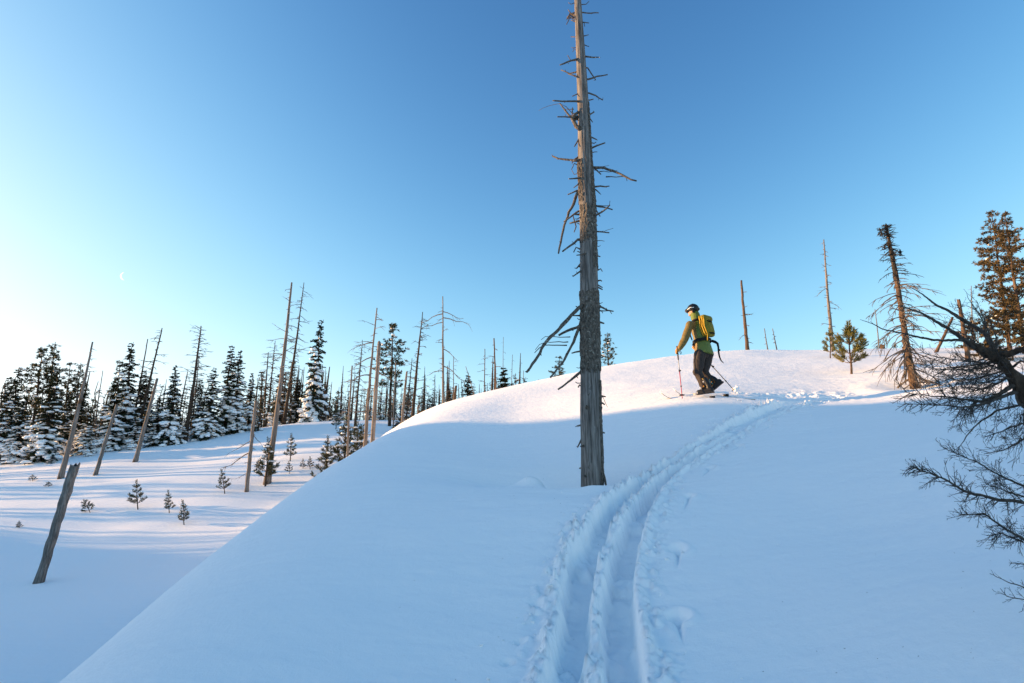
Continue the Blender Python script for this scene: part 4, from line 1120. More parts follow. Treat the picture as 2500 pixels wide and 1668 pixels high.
    limb([A(1700, 1000), A(1400, 1060, -.1), A(1100, 1060, -.1), A(960, 1130, -.15), A(780, 1300, -.2)], 26, 5, 5.2, 13, .12, TWIG_SHADE)
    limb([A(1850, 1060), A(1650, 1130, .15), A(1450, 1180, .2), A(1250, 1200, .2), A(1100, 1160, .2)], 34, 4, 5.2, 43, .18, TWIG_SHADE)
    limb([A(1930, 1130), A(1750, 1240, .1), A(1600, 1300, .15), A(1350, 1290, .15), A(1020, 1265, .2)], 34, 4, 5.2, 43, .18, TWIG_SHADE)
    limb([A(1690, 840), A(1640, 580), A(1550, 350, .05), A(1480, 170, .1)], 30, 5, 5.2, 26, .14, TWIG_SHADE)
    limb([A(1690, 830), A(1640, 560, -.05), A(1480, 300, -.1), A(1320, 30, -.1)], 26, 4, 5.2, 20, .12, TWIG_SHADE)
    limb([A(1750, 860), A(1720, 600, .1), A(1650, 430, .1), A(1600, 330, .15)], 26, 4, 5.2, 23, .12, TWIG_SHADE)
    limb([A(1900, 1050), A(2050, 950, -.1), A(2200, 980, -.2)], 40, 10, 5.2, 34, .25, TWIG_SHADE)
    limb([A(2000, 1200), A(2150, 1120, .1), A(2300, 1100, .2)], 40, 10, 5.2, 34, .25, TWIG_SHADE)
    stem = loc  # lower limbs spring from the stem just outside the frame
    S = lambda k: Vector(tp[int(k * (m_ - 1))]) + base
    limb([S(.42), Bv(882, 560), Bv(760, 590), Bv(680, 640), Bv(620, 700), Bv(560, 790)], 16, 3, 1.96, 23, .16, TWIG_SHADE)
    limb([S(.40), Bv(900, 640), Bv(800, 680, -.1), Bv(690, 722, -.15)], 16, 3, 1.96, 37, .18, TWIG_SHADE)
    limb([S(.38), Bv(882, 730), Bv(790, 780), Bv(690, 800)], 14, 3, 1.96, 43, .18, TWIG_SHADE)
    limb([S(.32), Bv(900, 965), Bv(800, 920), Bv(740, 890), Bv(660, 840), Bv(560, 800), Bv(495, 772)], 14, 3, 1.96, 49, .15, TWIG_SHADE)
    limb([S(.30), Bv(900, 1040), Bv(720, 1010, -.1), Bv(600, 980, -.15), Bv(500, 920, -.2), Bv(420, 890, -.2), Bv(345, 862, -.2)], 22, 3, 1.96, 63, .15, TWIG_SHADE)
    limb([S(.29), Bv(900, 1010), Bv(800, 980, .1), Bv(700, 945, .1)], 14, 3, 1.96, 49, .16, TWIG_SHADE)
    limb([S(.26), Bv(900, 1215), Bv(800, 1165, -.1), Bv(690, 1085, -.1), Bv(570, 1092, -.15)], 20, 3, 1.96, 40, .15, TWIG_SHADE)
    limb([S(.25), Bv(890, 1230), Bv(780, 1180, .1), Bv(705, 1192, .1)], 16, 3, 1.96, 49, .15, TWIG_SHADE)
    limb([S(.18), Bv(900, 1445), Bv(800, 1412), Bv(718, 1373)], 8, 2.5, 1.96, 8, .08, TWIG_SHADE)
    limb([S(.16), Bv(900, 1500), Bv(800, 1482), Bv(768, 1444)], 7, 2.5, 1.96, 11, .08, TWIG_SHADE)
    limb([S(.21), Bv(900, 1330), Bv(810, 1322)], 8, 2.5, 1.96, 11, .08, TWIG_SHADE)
    for k in range(14):                                  # finer limbs filling the tangle
        u0 = rng.uniform(.50, .92); s0 = S(u0)
        qx, qy = project(s0)
        L = rng.uniform(70, 210); an = rng.uniform(-.35, .75) if k % 4 else rng.uniform(-1.4, -.6)
        ex, ey = qx - L * math.cos(an), qy + L * math.sin(an)
        dd = rng.uniform(-.25, .3)
        m1 = Vector(at(qx + (ex - qx) * .45, qy + (ey - qy) * .45 + rng.uniform(-14, 14), float(s0.y) + dd * .5))
        limb([s0, m1, Vector(at(ex, ey, float(s0.y) + dd))], 22, 3, 5.2, 42, .15, TWIG_SHADE)
leaning_tree()
# ------------------------------------------------------------------ the skier
def plain(name, col, rough=.7, spec=.3, noise=0.0, sc=30):
    m, n, l, b = mat(name)
    b.inputs['Base Color'].default_value = (*col, 1); b.inputs['Roughness'].default_value = rough; b.inputs['Specular IOR Level'].default_value = spec
    if noise:
        tc = N(n, 'ShaderNodeTexCoord'); t = N(n, 'ShaderNodeTexNoise'); t.inputs['Scale'].default_value = sc; t.inputs['Detail'].default_value = 4
        l.new(tc.outputs['Object'], t.inputs['Vector'])
        r = ramp(n, [(.3, tuple(c_ * (1 - noise) for c_ in col)), (.7, tuple(min(1, c_ * (1 + noise)) for c_ in col))])
        l.new(t.outputs['Fac'], r.inputs['Fac']); l.new(r.outputs['Color'], b.inputs['Base Color'])
        bp = N(n, 'ShaderNodeBump'); bp.inputs['Strength'].default_value = .3; bp.inputs['Distance'].default_value = .01
        l.new(t.outputs['Fac'], bp.inputs['Height']); l.new(bp.outputs['Normal'], b.inputs['Normal'])
    return m
LIME = plain('lime_shell_fabric', (.105, .145, .022), .6, .3, .2); OLIVE = plain('olive_shell_fabric', (.16, .112, .033), .65, .3, .25)
DARK_PANTS = plain('dark_brown_trouser_fabric', (.034, .026, .024), .7, .25, .3); BLACK = plain('black_plastic', (.008, .008, .010), .5, .35); BLACK_WEB = plain('black_webbing', (.012, .012, .014), .8, .2)
SKIN = plain('skin', (.48, .27, .18), .6, .3); TAN = plain('tan_leather_glove', (.46, .22, .06), .7, .3, .15); PACK = plain('mustard_pack_fabric', (.185, .15, .012), .65, .3, .12)
YELLOW = plain('yellow_strap', (.46, .27, .015), .6, .3); RED = plain('red_pole_shaft', (.45, .015, .03), .35, .5); WHITE = plain('white_plastic', (.75, .75, .74), .4, .5); ORANGE = plain('orange_buckle', (.55, .22, .02), .45, .4)
LENS = plain('goggle_lens', (.03, .015, .01), .08, .9); SKI_TOP = plain('dark_ski_topsheet', (.03, .045, .06), .3, .5); TEAL = plain('teal_cord', (.05, .40, .36), .5, .3); STEEL = plain('grey_metal', (.35, .35, .36), .35, .6)

SK_D = 11.66
SK_ORG = Vector(at(1722, 969, SK_D)); SK_ORG.z = ground_z(SK_ORG.x, SK_ORG.y)
SK_LIFT = SK_ORG.z - at(1722, 969, SK_D)[2]
def J(px, py, dy=0.0):
    return Vector(at(px, py, SK_D + dy)) + Vector((0, 0, SK_LIFT)) - SK_ORG
def tube_r(B, pts, sides=14, caps=(True, True)):
    """rounded limb: joints (point, radius) joined and capped by spheres"""
    P = [p for p, r in pts]; R = [r for p, r in pts]
    Q = []; S = []
    for i in range(len(P) - 1):
        for k in range(4):
            Q.append(P[i].lerp(P[i + 1], k / 4)); S.append(R[i] + (R[i + 1] - R[i]) * k / 4)
    Q.append(P[-1]); S.append(R[-1])
    B.tube(Q, S, sides)
    for (p, r), k in zip((pts[0], pts[-1]), caps):
        if k: ell(B, p, (r, r, r))
def ell(B, c_, r3, R=None, seg=16, rings=10):
    vs = []; fs = []
    for i in range(1, rings):
        th = math.pi * i / rings
        for j in range(seg):
            ph = 2 * math.pi * j / seg
            v = Vector((r3[0] * math.sin(th) * math.cos(ph), r3[1] * math.sin(th) * math.sin(ph), r3[2] * math.cos(th)))
            if R is not None: v = R @ v
            vs.append(tuple(Vector(c_) + v))
    t = Vector((0, 0, r3[2])); t = R @ t if R is not None else t
    vs += [tuple(Vector(c_) + t), tuple(Vector(c_) - t)]; nt_ = (rings - 1) * seg
    for i in range(rings - 2):
        for j in range(seg):
            a, b = i * seg + j, i * seg + (j + 1) % seg
            fs.append((a, a + seg, b + seg, b))
    for j in range(seg):
        fs.append((nt_, j, (j + 1) % seg)); fs.append((nt_ + 1, (rings - 2) * seg + (j + 1) % seg, (rings - 2) * seg + j))
    B.add(vs, fs)
_clouds = bpy.data.textures.new('cloth_folds', 'CLOUDS'); _clouds.noise_scale = .17; _clouds.noise_depth = 2
def fuse(o, vox=.012, smooth_it=6, folds=0.0):
    m = o.modifiers.new('fuse', 'REMESH'); m.mode = 'VOXEL'; m.voxel_size = vox; m.use_smooth_shade = True
    m = o.modifiers.new('soft', 'SMOOTH'); m.factor = .5; m.iterations = smooth_it
    if folds:
        m = o.modifiers.new('folds', 'DISPLACE'); m.texture = _clouds; m.strength = folds; m.mid_level = .5; m.texture_coords = 'LOCAL'
    return o

def build_skier():
    FW = Vector((-.55, .83, 0)).normalized()          # way the chest faces; the skis point more to the left
    SD = Vector((-FW.y, FW.x, 0))                     # to the skier's left hand side
    HF = Vector((-.93, .36, 0)).normalized(); HS = Vector((-HF.y, HF.x, 0))   # the head looks further left
    man = thing('person', 'skier in lime and olive jacket, dark trousers and black helmet, walking uphill', 'person', SK_ORG)
    pelv, waist, chest, shl, neck, head = J(1717, 866), J(1714, 838, .0), J(1708, 812, .02), J(1704, 795, .03), J(1699, 781, .05), J(1692, 760, .07)
    LS, LE, LW, LH = J(1684, 796, -.10), J(1673, 830, -.12), J(1660, 851, -.08), J(1654, 858, -.07)
    RS, RE, RW, RH = J(1725, 797, .17), J(1722, 832, .30), J(1706, 848, .30), J(1698, 851, .28)
    LK, LA = J(1704, 911, -.06), J(1722, 951, -.05)
    RK, RA = J(1719, 910, .10), J(1737, 937, .09)
    LHp, RHp = J(1709, 868, -.07), J(1727, 868, .08)
    hq = Vector((0, 0, 1)).rotation_difference(Vector((-.25, .05, .97))).to_matrix()
    # body
    B = MB()
    tube_r(B, [(pelv, .12), (waist, .11), (chest, .12), (shl, .10), (neck, .05), (head - Vector((0, 0, .02)), .05)])
    ell(B, head + Vector((-.01, .01, -.02)), (.082, .088, .11), hq)
    ell(B, head + HF * .095 + Vector((0, 0, -.045)), (.016, .016, .022)); ell(B, head + HF * .07 + Vector((0, 0, -.10)), (.035, .03, .03))
    for s in (-1, 1): ell(B, head + HS * .083 * s + Vector((0, 0, -.04)), (.012, .014, .03))
    for a, b, c_ in ((LS, LE, LW), (RS, RE, RW)): tube_r(B, [(a, .05), (b, .042), (c_, .03)])
    for a, b, c_ in ((LHp, LK, LA), (RHp, RK, RA)): tube_r(B, [(a, .08), (b, .06), (c_, .045)])
    fuse(B.build('body', SKIN, man), .012, 3)
    # jacket
    m, n, l, b = mat('two_tone_shell')
    tc = N(n, 'ShaderNodeTexCoord'); vm = N(n, 'ShaderNodeVectorMath', operation='DOT_PRODUCT'); vm.inputs[1].default_value = (SD * .55 + FW * .8).normalized()
    l.new(tc.outputs['Object'], vm.inputs[0])
    off = float((waist).dot((SD * .55 + FW * .8).normalized()))
    rp = ramp(n, [(0.0, (.105, .145, .022)), (0.5, (.16, .112, .033))]); rp.color_ramp.interpolation = 'CONSTANT'
    mp = N(n, 'ShaderNodeMapRange'); mp.inputs['From Min'].default_value = off - .3 + .08; mp.inputs['From Max'].default_value = off + .3 + .08
    l.new(vm.outputs['Value'], mp.inputs['Value']); l.new(mp.outputs[0], rp.inputs['Fac']); l.new(rp.outputs['Color'], b.inputs['Base Color']); b.inputs['Roughness'].default_value = .6
    B = MB()
    tube_r(B, [(J(1718, 868, .0), .195), (J(1718, 860, .0), .187), (J(1717, 850), .172), (waist, .155), (J(1711, 824), .16), (chest, .165), (shl + Vector((0, 0, -.01)), .135), (neck, .09)], 18, (False, True))
    tube_r(B, [(LS, .085), (RS, .085)])
    fuse(B.build('jacket', m, man), .013, 7, .022)
    B = MB()
    tube_r(B, [(J(1700, 783, .05), .098), (J(1698, 776, .055), .102), (J(1697, 771, .06), .098)])
    fuse(B.build('collar', LIME, man), .010, 2, .016)
    for a, e_, w_ in ((LS, LE, LW), (RS, RE, RW)):
        B = MB(); tube_r(B, [(a, .088), (a.lerp(e_, .5), .082), (e_, .076), (e_.lerp(w_, .55), .07), (w_, .058)])
        fuse(B.build('sleeve', OLIVE, man), .011, 5, .026)
    # trousers
    B = MB()
    tube_r(B, [(J(1719, 860), .125), (pelv, .135)]); tube_r(B, [(LHp, .125), (LHp.lerp(LK, .5), .115), (LK, .092), (LK.lerp(LA, .5), .085), (LA + Vector((0, 0, .02)), .09)])
    tube_r(B, [(RHp, .125), (RHp.lerp(RK, .5), .115), (RK, .095), (RK.lerp(RA, .5), .090), (RA, .086)])
    ell(B, LK + Vector((-.03, 0, 0)), (.085, .085, .09)); ell(B, J(1731, 866, .02), (.10, .10, .10))
    fuse(B.build('trousers', DARK_PANTS, man), .012, 4, .030)
    # helmet, goggles
    hc = head + Vector((.005, .005, .03))
    B = MB(); ell(B, hc, (.128, .122, .118), hq, 28, 18)
    B.v = [v if v[2] > hc.z - .055 else (hc.x + (v[0] - hc.x) * .98, hc.y + (v[1] - hc.y) * .98, hc.z - .055 + (v[2] - hc.z + .055) * .25) for v in B.v]
    h_ = B.build('helmet', BLACK, man)
    E = MB(); ell(E, hc - HF * .112 + Vector((0, 0, -.01)), (.03, .03, .035)); E.build('dial', BLACK, h_)
    E = MB()
    for s in (-1, 1): ell(E, hc + HS * .105 * s - HF * .01 + Vector((0, 0, -.075)), (.035, .022, .045))
    for k in range(3): E.box(hc + Vector((-.02 + .02 * k, 0, .117 - .004 * abs(k - 1))), (.005, .03, .004), hq)
    E.build('ear_pads', BLACK_WEB, h_)
    gc = hc + HF * .118 + Vector((0, 0, -.025))
    B = MB(); Rg = Matrix((HF, HS, Vector((0, 0, 1)))).transposed()
    ell(B, gc, (.045, .090, .048), Rg, 18, 10); g = B.build('goggles', BLACK, man)
    E = MB(); ell(E, gc + HF * .016, (.040, .080, .038), Rg, 18, 10); E.build('lens', LENS, g)
    E = MB(); E.tube([gc + HS * .08, hc + HS * .128 + HF * .05 + Vector((0, 0, .0)), hc + HS * .132 - HF * .03 + Vector((0, 0, -.005))], [.009, .009, .009], 6); E.build('strap', WHITE, g)
    # gloves: palm, four bent fingers and a thumb closed on the pole grip
    def glove(H, W, grip):
        gv = MB(); ax = (H - W).normalized(); gd = grip.normalized(); s2 = ax.cross(gd).normalized()
        pl = H - ax * .02
        tube_r(gv, [(W, .048), (W.lerp(pl, .5), .046), (pl, .044)])
        for k, ln in enumerate((.95, 1.05, 1.0, .85)):
            b0 = pl + gd * (.036 - .024 * k) + ax * .02 + s2 * .018
            tube_r(gv, [(b0, .016), (b0 + ax * .045 * ln, .015), (b0 + ax * .052 * ln - s2 * .042, .014), (b0 + ax * .015 - s2 * .056 * ln, .013)], 8)
        t0 = W.lerp(pl, .6) + gd * .04
        tube_r(gv, [(t0, .018), (t0 + ax * .03 + gd * .02 - s2 * .012, .016), (t0 + ax * .058 + gd * .012 - s2 * .032, .014)], 8)
        return fuse(gv.build('glove', TAN, man), .006, 1)
    LT, RT = J(1666, 975, -.14), J(1797, 960, .22)     # pole tips in the snow
    glove(LH, LW, (LH - LT)); glove(RH, RW, (RH - RT))
    for w_ in (LW, RW):
        pass
    # boots
    FD = Vector((-.86, .51, 0)).normalized()           # direction of the skis
    FS = Vector((-FD.y, FD.x, 0))
    def boot(toe, tilt, ank):
        R = Matrix((FD, FS, Vector((0, 0, 1)))).transposed() @ Matrix.Rotation(tilt, 3, 'Y')
        q = lambda x, y, z: toe + R @ (Vector((x, y, z)) * 1.22)
        B = MB()
        tube_r(B, [(q(-.03, 0, .05), .042), (q(-.12, 0, .055), .05), (q(-.24, 0, .06), .052)])
        tube_r(B, [(q(-.21, 0, .06), .050), (q(-.205, 0, .14), .052), (q(-.165, 0, .24), .058)])
        for k in range(6): B.box(q(-.02 - .05 * k, 0, .012), (.024, .042, .014), R)
        b_ = fuse(B.build('boot', BLACK, man), .009, 2)
        for x, z, mm in ((-.09, .10, WHITE), (-.15, .115, ORANGE), (-.155, .19, WHITE), (-.15, .24, YELLOW)):
            E = MB(); E.box(q(x, -.05, z), (.022, .014, .010), R); E.box(q(x + .012, 0, z + .012), (.010, .055, .009), R); E.build('buckle', mm, b_)
        return b_
    ltoe = J(1702, 967, -.06); rtoe = J(1736, 967, .08)
    for t in (ltoe, rtoe): t.z = max(t.z, .035)
    ltoe.z = ground_z(SK_ORG.x + ltoe.x, SK_ORG.y + ltoe.y) - SK_ORG.z + .05
    rtoe.z = ground_z(SK_ORG.x + rtoe.x, SK_ORG.y + rtoe.y) - SK_ORG.z + .05
    boot(ltoe, 0.05, LA); rb = boot(rtoe, .62, RA)
    E = MB(); E.tube([J(1732, 928, -.02), J(1734, 935, -.03), J(1741, 940, -.03)], [.006, .006, .006], 5); E.build('boot_cord', TEAL, man)
    # skis
    def ski(toe, label):
        o = thing('ski', label, 'ski', SK_ORG)
        B = MB(); n = 40; vs = []
        for i in range(n + 1):
            s = -.85 + 1.62 * i / n                    # tail to tip, measured forward from the toe
            p = toe + FD * s
            gz = ground_z(SK_ORG.x + p.x, SK_ORG.y + p.y) - SK_ORG.z
            z = -.028 + max(0, s - .40) ** 2 * 1.5 - .06 * (1 - smooth(-.85, -.1, s))
            base = toe.z - .05
            zz_ = base + (gz - base) * .55 + float(z)
            hw = .052 * (1 - .25 * math.exp(-(s / .45) ** 2)) * (1 if s < .62 else max(.25, 1 - ((s - .62) / .15) ** 2 * .75))
            for sd, dz in ((-1, 0), (-1, .012), (1, .012), (1, 0)): vs.append(tuple(Vector((p.x, p.y, zz_ + dz)) + FS * hw * sd))
        fs = []
        for i in range(n):
            for k in range(4): fs.append((i * 4 + k, i * 4 + (k + 1) % 4, i * 4 + 4 + (k + 1) % 4, i * 4 + 4 + k))
        fs += [(0, 3, 2, 1), (n * 4, n * 4 + 1, n * 4 + 2, n * 4 + 3)]
        B.add(vs, fs); B.build('blade', SKI_TOP, o, smooth=False)
        Rk = Matrix((FD, FS, Vector((0, 0, 1)))).transposed()
        E = MB(); E.box(toe + FD * .02 + Vector((0, 0, .022)), (.05, .03, .018), Rk); E.box(toe - FD * .02 + Vector((0, 0, .04)), (.012, .045, .022), Rk); E.build('toe_binding', STEEL, o)
        E = MB(); E.box(toe - FD * .30 + Vector((0, 0, -.075)), (.05, .032, .022), Rk); E.build('heel_binding', BLACK, o)
        return o
    ski(ltoe, "near ski under the skier's front boot, its tip curving up from the snow")
    ski(rtoe, "far ski under the skier's lifted rear boot")
    # poles
    def pole(H, T, label, low):
        o = thing('ski_pole', label, 'ski pole', SK_ORG)
        d = (T - H).normalized(); top = H - d * .09
        B = MB(); B.tube([H - d * .10, H - d * .085, H + d * .06, H + d * .20, H + d * .21], [.012, .020, .017, .014, .011], 10); g = B.build('grip', BLACK, o)
        L = (T - H).length
        B = MB(); B.tube([H + d * .20, H + d * L * .42], [.0105, .0105], 8); B.build('upper_shaft', STEEL if low is RED else BLACK, o)
        B = MB(); B.tube([H + d * L * .42, T], [.0095, .008], 8); B.build('lower_shaft', low, o)
        B = MB(); B.tube([H + d * L * .41, H + d * L * .45], [.017, .017], 8); B.box(H + d * L * .43 + Vector((.02, 0, .005)), (.014, .008, .010)); B.build('lock', BLACK, o)
        B = MB(); B.tube([H + d * L * .74, H + d * L * .77], [.015, .014], 8); B.build('lock', BLACK, o)
        B = MB(); e1 = d.orthogonal().normalized(); e2 = d.cross(e1); c0 = T - d * .07
        ring = [c0 + (e1 * math.cos(a) + e2 * math.sin(a)) * .05 for a in np.linspace(0, 2 * math.pi, 17)]
        B.tube(ring, [.006] * 17, 6)
        for a in range(4): B.tube([c0, c0 + (e1 * math.cos(a * 1.571) + e2 * math.sin(a * 1.571)) * .05], [.006, .005], 5)
        B.build('basket', BLACK, o)
        B = MB(); q = H - d * .07; B.tube([q, q + Vector((.05, -.02, -.05)), q + Vector((.075, -.03, -.13)), q + Vector((.06, -.02, -.16)), q + Vector((.045, -.01, -.10)), q], [.006] * 6, 5); B.build('wrist_strap', BLACK_WEB, o)
        return o
    pole(LH, LT, "ski pole with red lower shaft in the skier's left hand", RED)
    pole(RH, RT, 'black ski pole slanting back behind the skier, basket caked with snow', BLACK)
    S = MB(); rg = random.Random(3)
    for _ in range(14):
        r = rg.uniform(.02, .045); S.blob(tuple(RT + Vector((rg.gauss(0, .03), rg.gauss(0, .03), .06 + rg.gauss(0, .03)))), (r, r, r * .8), rg, .25)
    sb = S.build('snow_clump', SNOW); sb.location = SK_ORG; tag(sb, 'clump of snow kicked up at the rear pole basket', 'snow clump')
    # backpack
    pk = thing('backpack', 'mustard backpack with yellow side straps and black hip belt on the skier', 'backpack', SK_ORG)
    bk = -FW
    up = (shl - waist).normalized()
    c0 = J(1710, 805, -.0) + bk * .175
    Rp = Matrix((SD, bk, up)).transposed()
    def rounded(center, h, rn, lv=2):
        b_ = bmesh.new(); bmesh.ops.create_cube(b_, size=2.0)
        bmesh.ops.subdivide_edges(b_, edges=b_.edges[:], cuts=5, use_grid_fill=True)
        vs = []
        for v in b_.verts:
            q = Vector((max(-1, min(1, v.co.x)), v.co.y, v.co.z)); p = Vector((q.x * h[0], q.y * h[1], q.z * h[2]))
            inn = Vector([max(-(h[i] - rn), min(h[i] - rn, p[i])) for i in range(3)])
            d_ = p - inn
            if d_.length > 1e-6: p = inn + d_.normalized() * rn
            vs.append(tuple(Vector(center) + Rp @ p))
        b_.verts.ensure_lookup_table(); fs = [tuple(v.index for v in f.verts) for f in b_.faces]; b_.free()
        return vs, fs
    B = MB(); B.add(*rounded(c0, (.145, .085, .225), .07)); body_ = B.build('pack_body', PACK, pk)
    E = MB(); E.add(*rounded(c0 + up * .185 + bk * .008, (.148, .092, .065), .055)); E.build('top_lid', PACK, pk)
    E = MB(); E.add(*rounded(c0 - up * .05 + bk * .06 - SD * .01, (.095, .042, .12), .035)); E.build('front_pocket', PACK, pk)
    for z in (.10, -.17):
        E = MB(); E.box(c0 + up * z + bk * .088, (.08, .008, .010), Rp); E.box(c0 + up * z + bk * .105, (.020, .012, .014), Rp); E.build('compression_strap', BLACK_WEB, pk)
    for k, (y0, y1, s0) in enumerate(((-.03, -.06, .15), (.03, .0, .152), (.06, .045, .14))):
        E = MB()
        pts = [c0 + SD * s0 + bk * y0 + up * (.22 - .02 * k), c0 + SD * (s0 + .014) + bk * (y0 + .01) + up * .10, c0 + SD * (s0 + .012) + bk * y1 + up * -.02, c0 + SD * (s0 + .005) + bk * (y1 + .015) + up * -.14, c0 + SD * (s0 - .01) + bk * (y1 + .02) + up * -.22]
        E.tube(pts, [.014, .015, .014, .012, .010], 6); E.build('side_strap', YELLOW, pk)
    E = MB(); E.tube([c0 + SD * .13 + bk * .06 - up * .2, c0 + SD * .135 + bk * .03 - up * .34], [.010, .010], 5); E.build('dangling_strap', YELLOW, pk)
    hb = J(1714, 838, .0); ring = []
    for a in np.linspace(0, 2 * math.pi, 25): ring.append(hb + SD * math.cos(a) * .185 + FW * math.sin(a) * .18 + Vector((0, 0, -.02 * math.sin(a) + .01)))
    E = MB()
    n_ = 24; vs = []
    for p in ring[:-1]:
        o_ = (p - hb); o_.z = 0; o_.normalize()
        for dr, dz in ((0, -.03), (.014, -.03), (.014, .03), (0, .03)): vs.append(tuple(p + o_ * dr + Vector((0, 0, dz))))
    fs = []
    for i in range(n_):
        for k in range(4): fs.append((i * 4 + k, i * 4 + (k + 1) % 4, ((i + 1) % n_) * 4 + (k + 1) % 4, ((i + 1) % n_) * 4 + k))
    E.add(vs, fs); E.build('hip_belt', BLACK_WEB, pk, smooth=False)
    E = MB(); E.tube([J(1737, 834, .02), J(1746, 837, .0), J(1752, 841, -.02), J(1754, 850, -.02), J(1754.5, 862, -.02), J(1757, 874, -.02), J(1761, 883, -.02), J(1767, 889, -.02)], [.030, .032, .026, .020, .018, .016, .012, .006], 8); E.build('loose_belt_end', BLACK_WEB, pk)
    E = MB(); E.box(J(1755.5, 857, -.03), (.024, .014, .02)); E.build('buckle', BLACK, pk)
    for s in (-1, 1):
        E = MB(); q = shl + SD * .125 * s
        E.tube([c0 + SD * .09 * s + up * .2 - bk * .06, q + Vector((0, 0, .075)), q + FW * .11 + Vector((0, 0, .02)), q + FW * .16 - Vector((0, 0, .12)), hb + SD * .14 * s + FW * .14 + Vector((0, 0, .06))], [.022, .024, .024, .020, .012], 8); E.build('shoulder_strap', BLACK_WEB, pk)
build_skier()
# ------------------------------------------------------------------ moon
def moon():
    c0 = Vector(at(305, 675, 3600)); r = 8.0 / FPX * c0.length
    vd = c0.normalized(); rt = vd.cross(Vector((0, 0, 1))).normalized(); up = rt.cross(vd)
    tl = rad(12); ex = rt * math.cos(tl) + up * math.sin(tl); ey = up * math.cos(tl) - rt * math.sin(tl)
    B = MB(); n = 40; vs = []; fs = []
    for i in range(n + 1):
        a = math.pi / 2 + math.pi * i / n
        o_ = ex * math.cos(a) * r + ey * math.sin(a) * r
        i_ = ex * math.cos(a) * r * .72 + ey * math.sin(a) * r
        m_ = ex * math.cos(a) * r * .86 + ey * math.sin(a) * r
        th = -vd * r * .25 * abs(math.cos(a))
        vs += [tuple(o_), tuple(m_ + th), tuple(i_), tuple(m_ - th)]
    for i in range(n):
        for k in range(4): fs.append((i * 4 + k, i * 4 + (k + 1) % 4, i * 4 + 4 + (k + 1) % 4, i * 4 + 4 + k))
    B.add(vs, fs)
    m = bpy.data.materials.new('moonlit_limb'); m.use_nodes = True; n_ = m.node_tree.nodes; n_.clear()
    e = n_.new('ShaderNodeEmission'); e.inputs['Color'].default_value = (1, .97, .92, 1); e.inputs['Strength'].default_value = .6
    q = n_.new('ShaderNodeOutputMaterial'); m.node_tree.links.new(e.outputs[0], q.inputs[0])
    o = B.build('moon', m); o.location = c0
    tag(o, 'thin pale crescent moon in the sky above the left forest', 'moon')
moon()

# ------------------------------------------------------------------ woods that read as one mass
def wood_mass(name, label, spots, seed):
    rng = random.Random(seed)
    lib = []
    for k in range(3):
        T, F, S = fir_meshes(300 + k, wid=.13 + .03 * k, snow=.34, levels=10, dens=.22); lib.append((T, F, S))
    for k in range(2):
        T, F, S = pine_meshes(310 + k, wid=.12, snow=.05, levels=10, bare=.25, dens=.5); lib.append((T, F, S))
    for k in range(4):
        T = MB(); r2 = random.Random(320 + k)
        T.tube([(0, 0, -.02), (.004, 0, .5), (r2.uniform(-.02, .02), 0, 1)], [.019, .013, .003], 6)
        for j in range(30):
            u = .2 + .78 * r2.random()
            c5 = branch_curve(r2, (0, 0, u), r2.uniform(0, 6.28), r2.uniform(-.3, .3), r2.uniform(.03, .13) * (1.2 - u), .4, 4, .2)
            T.tube(c5, [.003, .0027, .0024, .002, .0015], 3, cap=False)
        lib.append((T, MB(), MB()))
    arr = [[(np.array(b_.v, float).reshape(-1, 3), b_.f) for b_ in t3] for t3 in lib]
    V = []; Fa = []; mi = []; nv = 0
    for (x, y, h, kind) in spots:
        z = ground_z(x, y) - .1
        a = rng.uniform(0, 6.28); ca, sa = math.cos(a), math.sin(a); lx, ly = rng.gauss(0, .02), rng.gauss(0, .02)
        wd = h * rng.uniform(.9, 1.35)
        for k, (v, fs) in enumerate(arr[kind]):
            if not len(v): continue
            V.append(np.stack([x + (v[:, 0] * ca - v[:, 1] * sa) * wd + lx * v[:, 2] * h, y + (v[:, 0] * sa + v[:, 1] * ca) * wd + ly * v[:, 2] * h, z + v[:, 2] * h], -1))
            Fa += [tuple(i + nv for i in f) for f in fs]; mi += [k] * len(fs); nv += len(v)
    me = bpy.data.meshes.new(name)
    me.from_pydata(np.concatenate(V), [], Fa)
    for m in (BARK_DARK, FIR_NEEDLE, SNOW): me.materials.append(m)
    me.polygons.foreach_set('material_index', mi); me.update()
    o = link(name, me); o['kind'] = 'stuff'; o['label'] = label; o['category'] = 'woodland'
    return o
rg = random.Random(44)
far = []
for i in range(110):
    px = rg.uniform(600, 1335); D = rg.uniform(50, 92)
    p = at(px, 1000, D)
    k = rg.choice((0, 1, 2, 0, 1, 2, 3, 4, 5, 6, 7, 8))
    top = rg.uniform(935, 1005) if k < 5 else rg.uniform(880, 985)
    if px > 1100: top = min(985, top + 20)
    far.append((p[0], p[1], max(1.5, at(px, top, D)[2] - ground_z(p[0], p[1])), k))
for i in range(64):
    px = rg.uniform(-80, 700); D = rg.uniform(43, 62)
    p = at(px, 1060, D); k = rg.choice((0, 1, 2, 0, 1, 2, 3, 4, 5, 6))
    top = rg.uniform(905, 1020)
    far.append((p[0], p[1], max(1.5, at(px, top, D)[2] - ground_z(p[0], p[1])), k))
for i in range(120):
    px = rg.uniform(670, 1290); D = rg.uniform(46, 60) if px < 1000 else rg.uniform(38, 60)
    p = at(px, 1000, D)
    far.append((p[0], p[1], max(1.0, at(px, rg.uniform(940, 1008) - max(0, px - 1080) * .12, D)[2] - ground_z(p[0], p[1])), rg.choice((0, 1, 2, 3, 4, 7))))
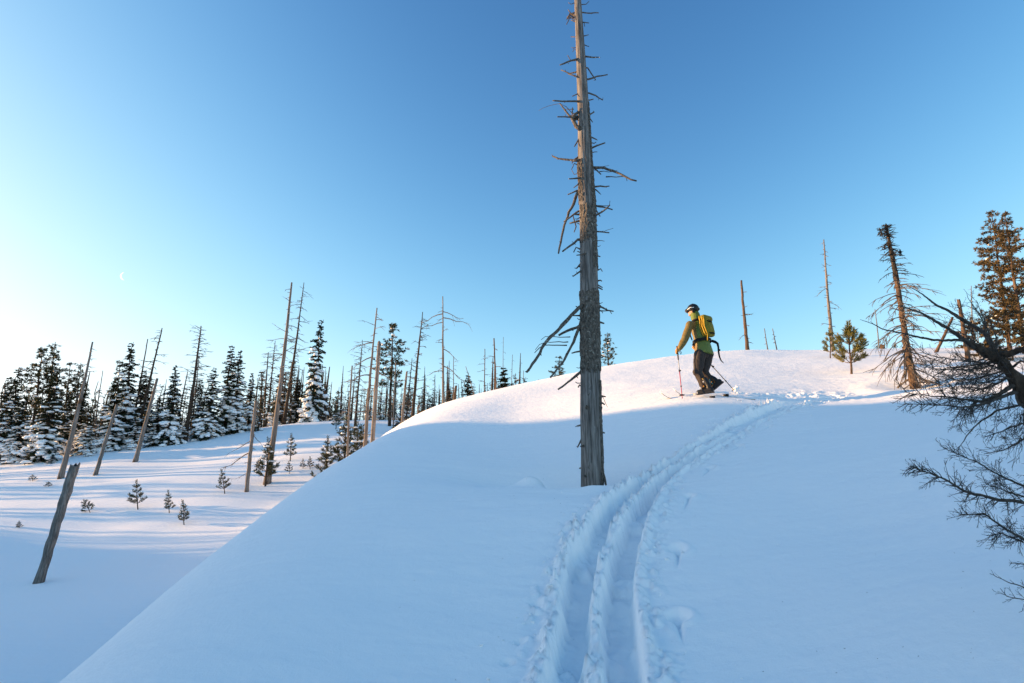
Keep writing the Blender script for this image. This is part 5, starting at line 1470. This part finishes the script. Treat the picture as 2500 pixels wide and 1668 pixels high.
for i in range(105):
    px = rg.uniform(690, 1300); D = rg.uniform(46, 56) if px < 1000 else rg.uniform(33, 50)
    p = at(px, 1000, D); k = rg.choice((0, 1, 2, 0, 1, 2, 3, 4, 5, 6, 7, 8))
    t_ = (rg.uniform(925, 1000) if k < 5 else rg.uniform(880, 970)) - max(0, px - 1050) * .10
    far.append((p[0], p[1], max(1.0, at(px, t_, D)[2] - ground_z(p[0], p[1])), k))
for i in range(55):
    px = rg.uniform(-60, 640); D = rg.uniform(40.5, 46)
    p = at(px, 1060, D)
    far.append((p[0], p[1], max(1.2, at(px, rg.uniform(950, 1040), D)[2] - ground_z(p[0], p[1])), rg.choice((0, 1, 2))))
wood_mass('far_woodland', 'thin far-off trees filling the gaps behind the left forest', far, 5)
side = []
for i in range(130):                                  # trees on the hill left of the frame; their shadows stripe the snow
    y = rg.choice((rg.uniform(14, 46), rg.uniform(21, 40))); x = -rg.uniform(36, 75)
    if x > -(y * .93 + 3): x = -(y * .93 + 3) - rg.uniform(0, 12)
    side.append((x, y, rg.uniform(1.0, 2.6) if y < 20 else rg.uniform(2.5, 7.5), rg.choice((0, 3, 5, 6, 7, 8, 5, 6, 7, 8, 5, 6))))
wood_mass('hillside_woodland', 'open wood on the hill left of the view', side, 6)

# ------------------------------------------------------------------ loose snow crumbs along the track
def crumbs():
    rng = random.Random(8); B = MB(); n = 0
    while n < 330:
        y = rng.uniform(3.2, 11.2); sdn = rng.choice((-1, -1, 1))
        d = sdn * (.30 + abs(rng.gauss(0, .14)))
        if rng.random() < .06: d *= 2.2
        x = float(track_x(np.array([y]))[0]) + d * math.sqrt(1 + float(track_slope(np.array([y]))[0]) ** 2)
        if vnoise(np.array([x * 1.6]), np.array([y * 1.1]), 77)[0] < .42 and rng.random() < .7: continue
        r = rng.choice((.003, .004, .005, .007, .009, .013)) * rng.uniform(.7, 1.2)
        B.blob((x, y, ground_z(x, y) + r * .35), (r * rng.uniform(.7, 1.6), r * rng.uniform(.7, 1.6), r * .7), rng, .45); n += 1
    o = B.build('snow_crumbs', SNOW); o['kind'] = 'stuff'; o['label'] = 'loose snow crumbs thrown out along the ski track'; o['category'] = 'snow'
crumbs()

def flecks():
    rng = random.Random(12); B = MB()
    for _ in range(170):
        px, py = (rng.uniform(950, 2450), rng.uniform(1010, 1660)) if rng.random() < .6 else (rng.gauss(1440, 130), rng.gauss(1215, 60))
        if py > 1660 or py < 1000: continue
        p = hit(px, py); z = ground_z(p[0], p[1])
        a = rng.uniform(0, 6.28); L = rng.uniform(.003, .011)
        B.tube([(p[0], p[1], z + .001), (p[0] + math.cos(a) * L, p[1] + math.sin(a) * L, z + .003)], [.0012, .0008], 4)
    o = B.build('needle_litter', BARK_DARK); o['kind'] = 'stuff'; o['label'] = 'tiny dark needles and bark flecks fallen on the snow'; o['category'] = 'litter'
flecks()
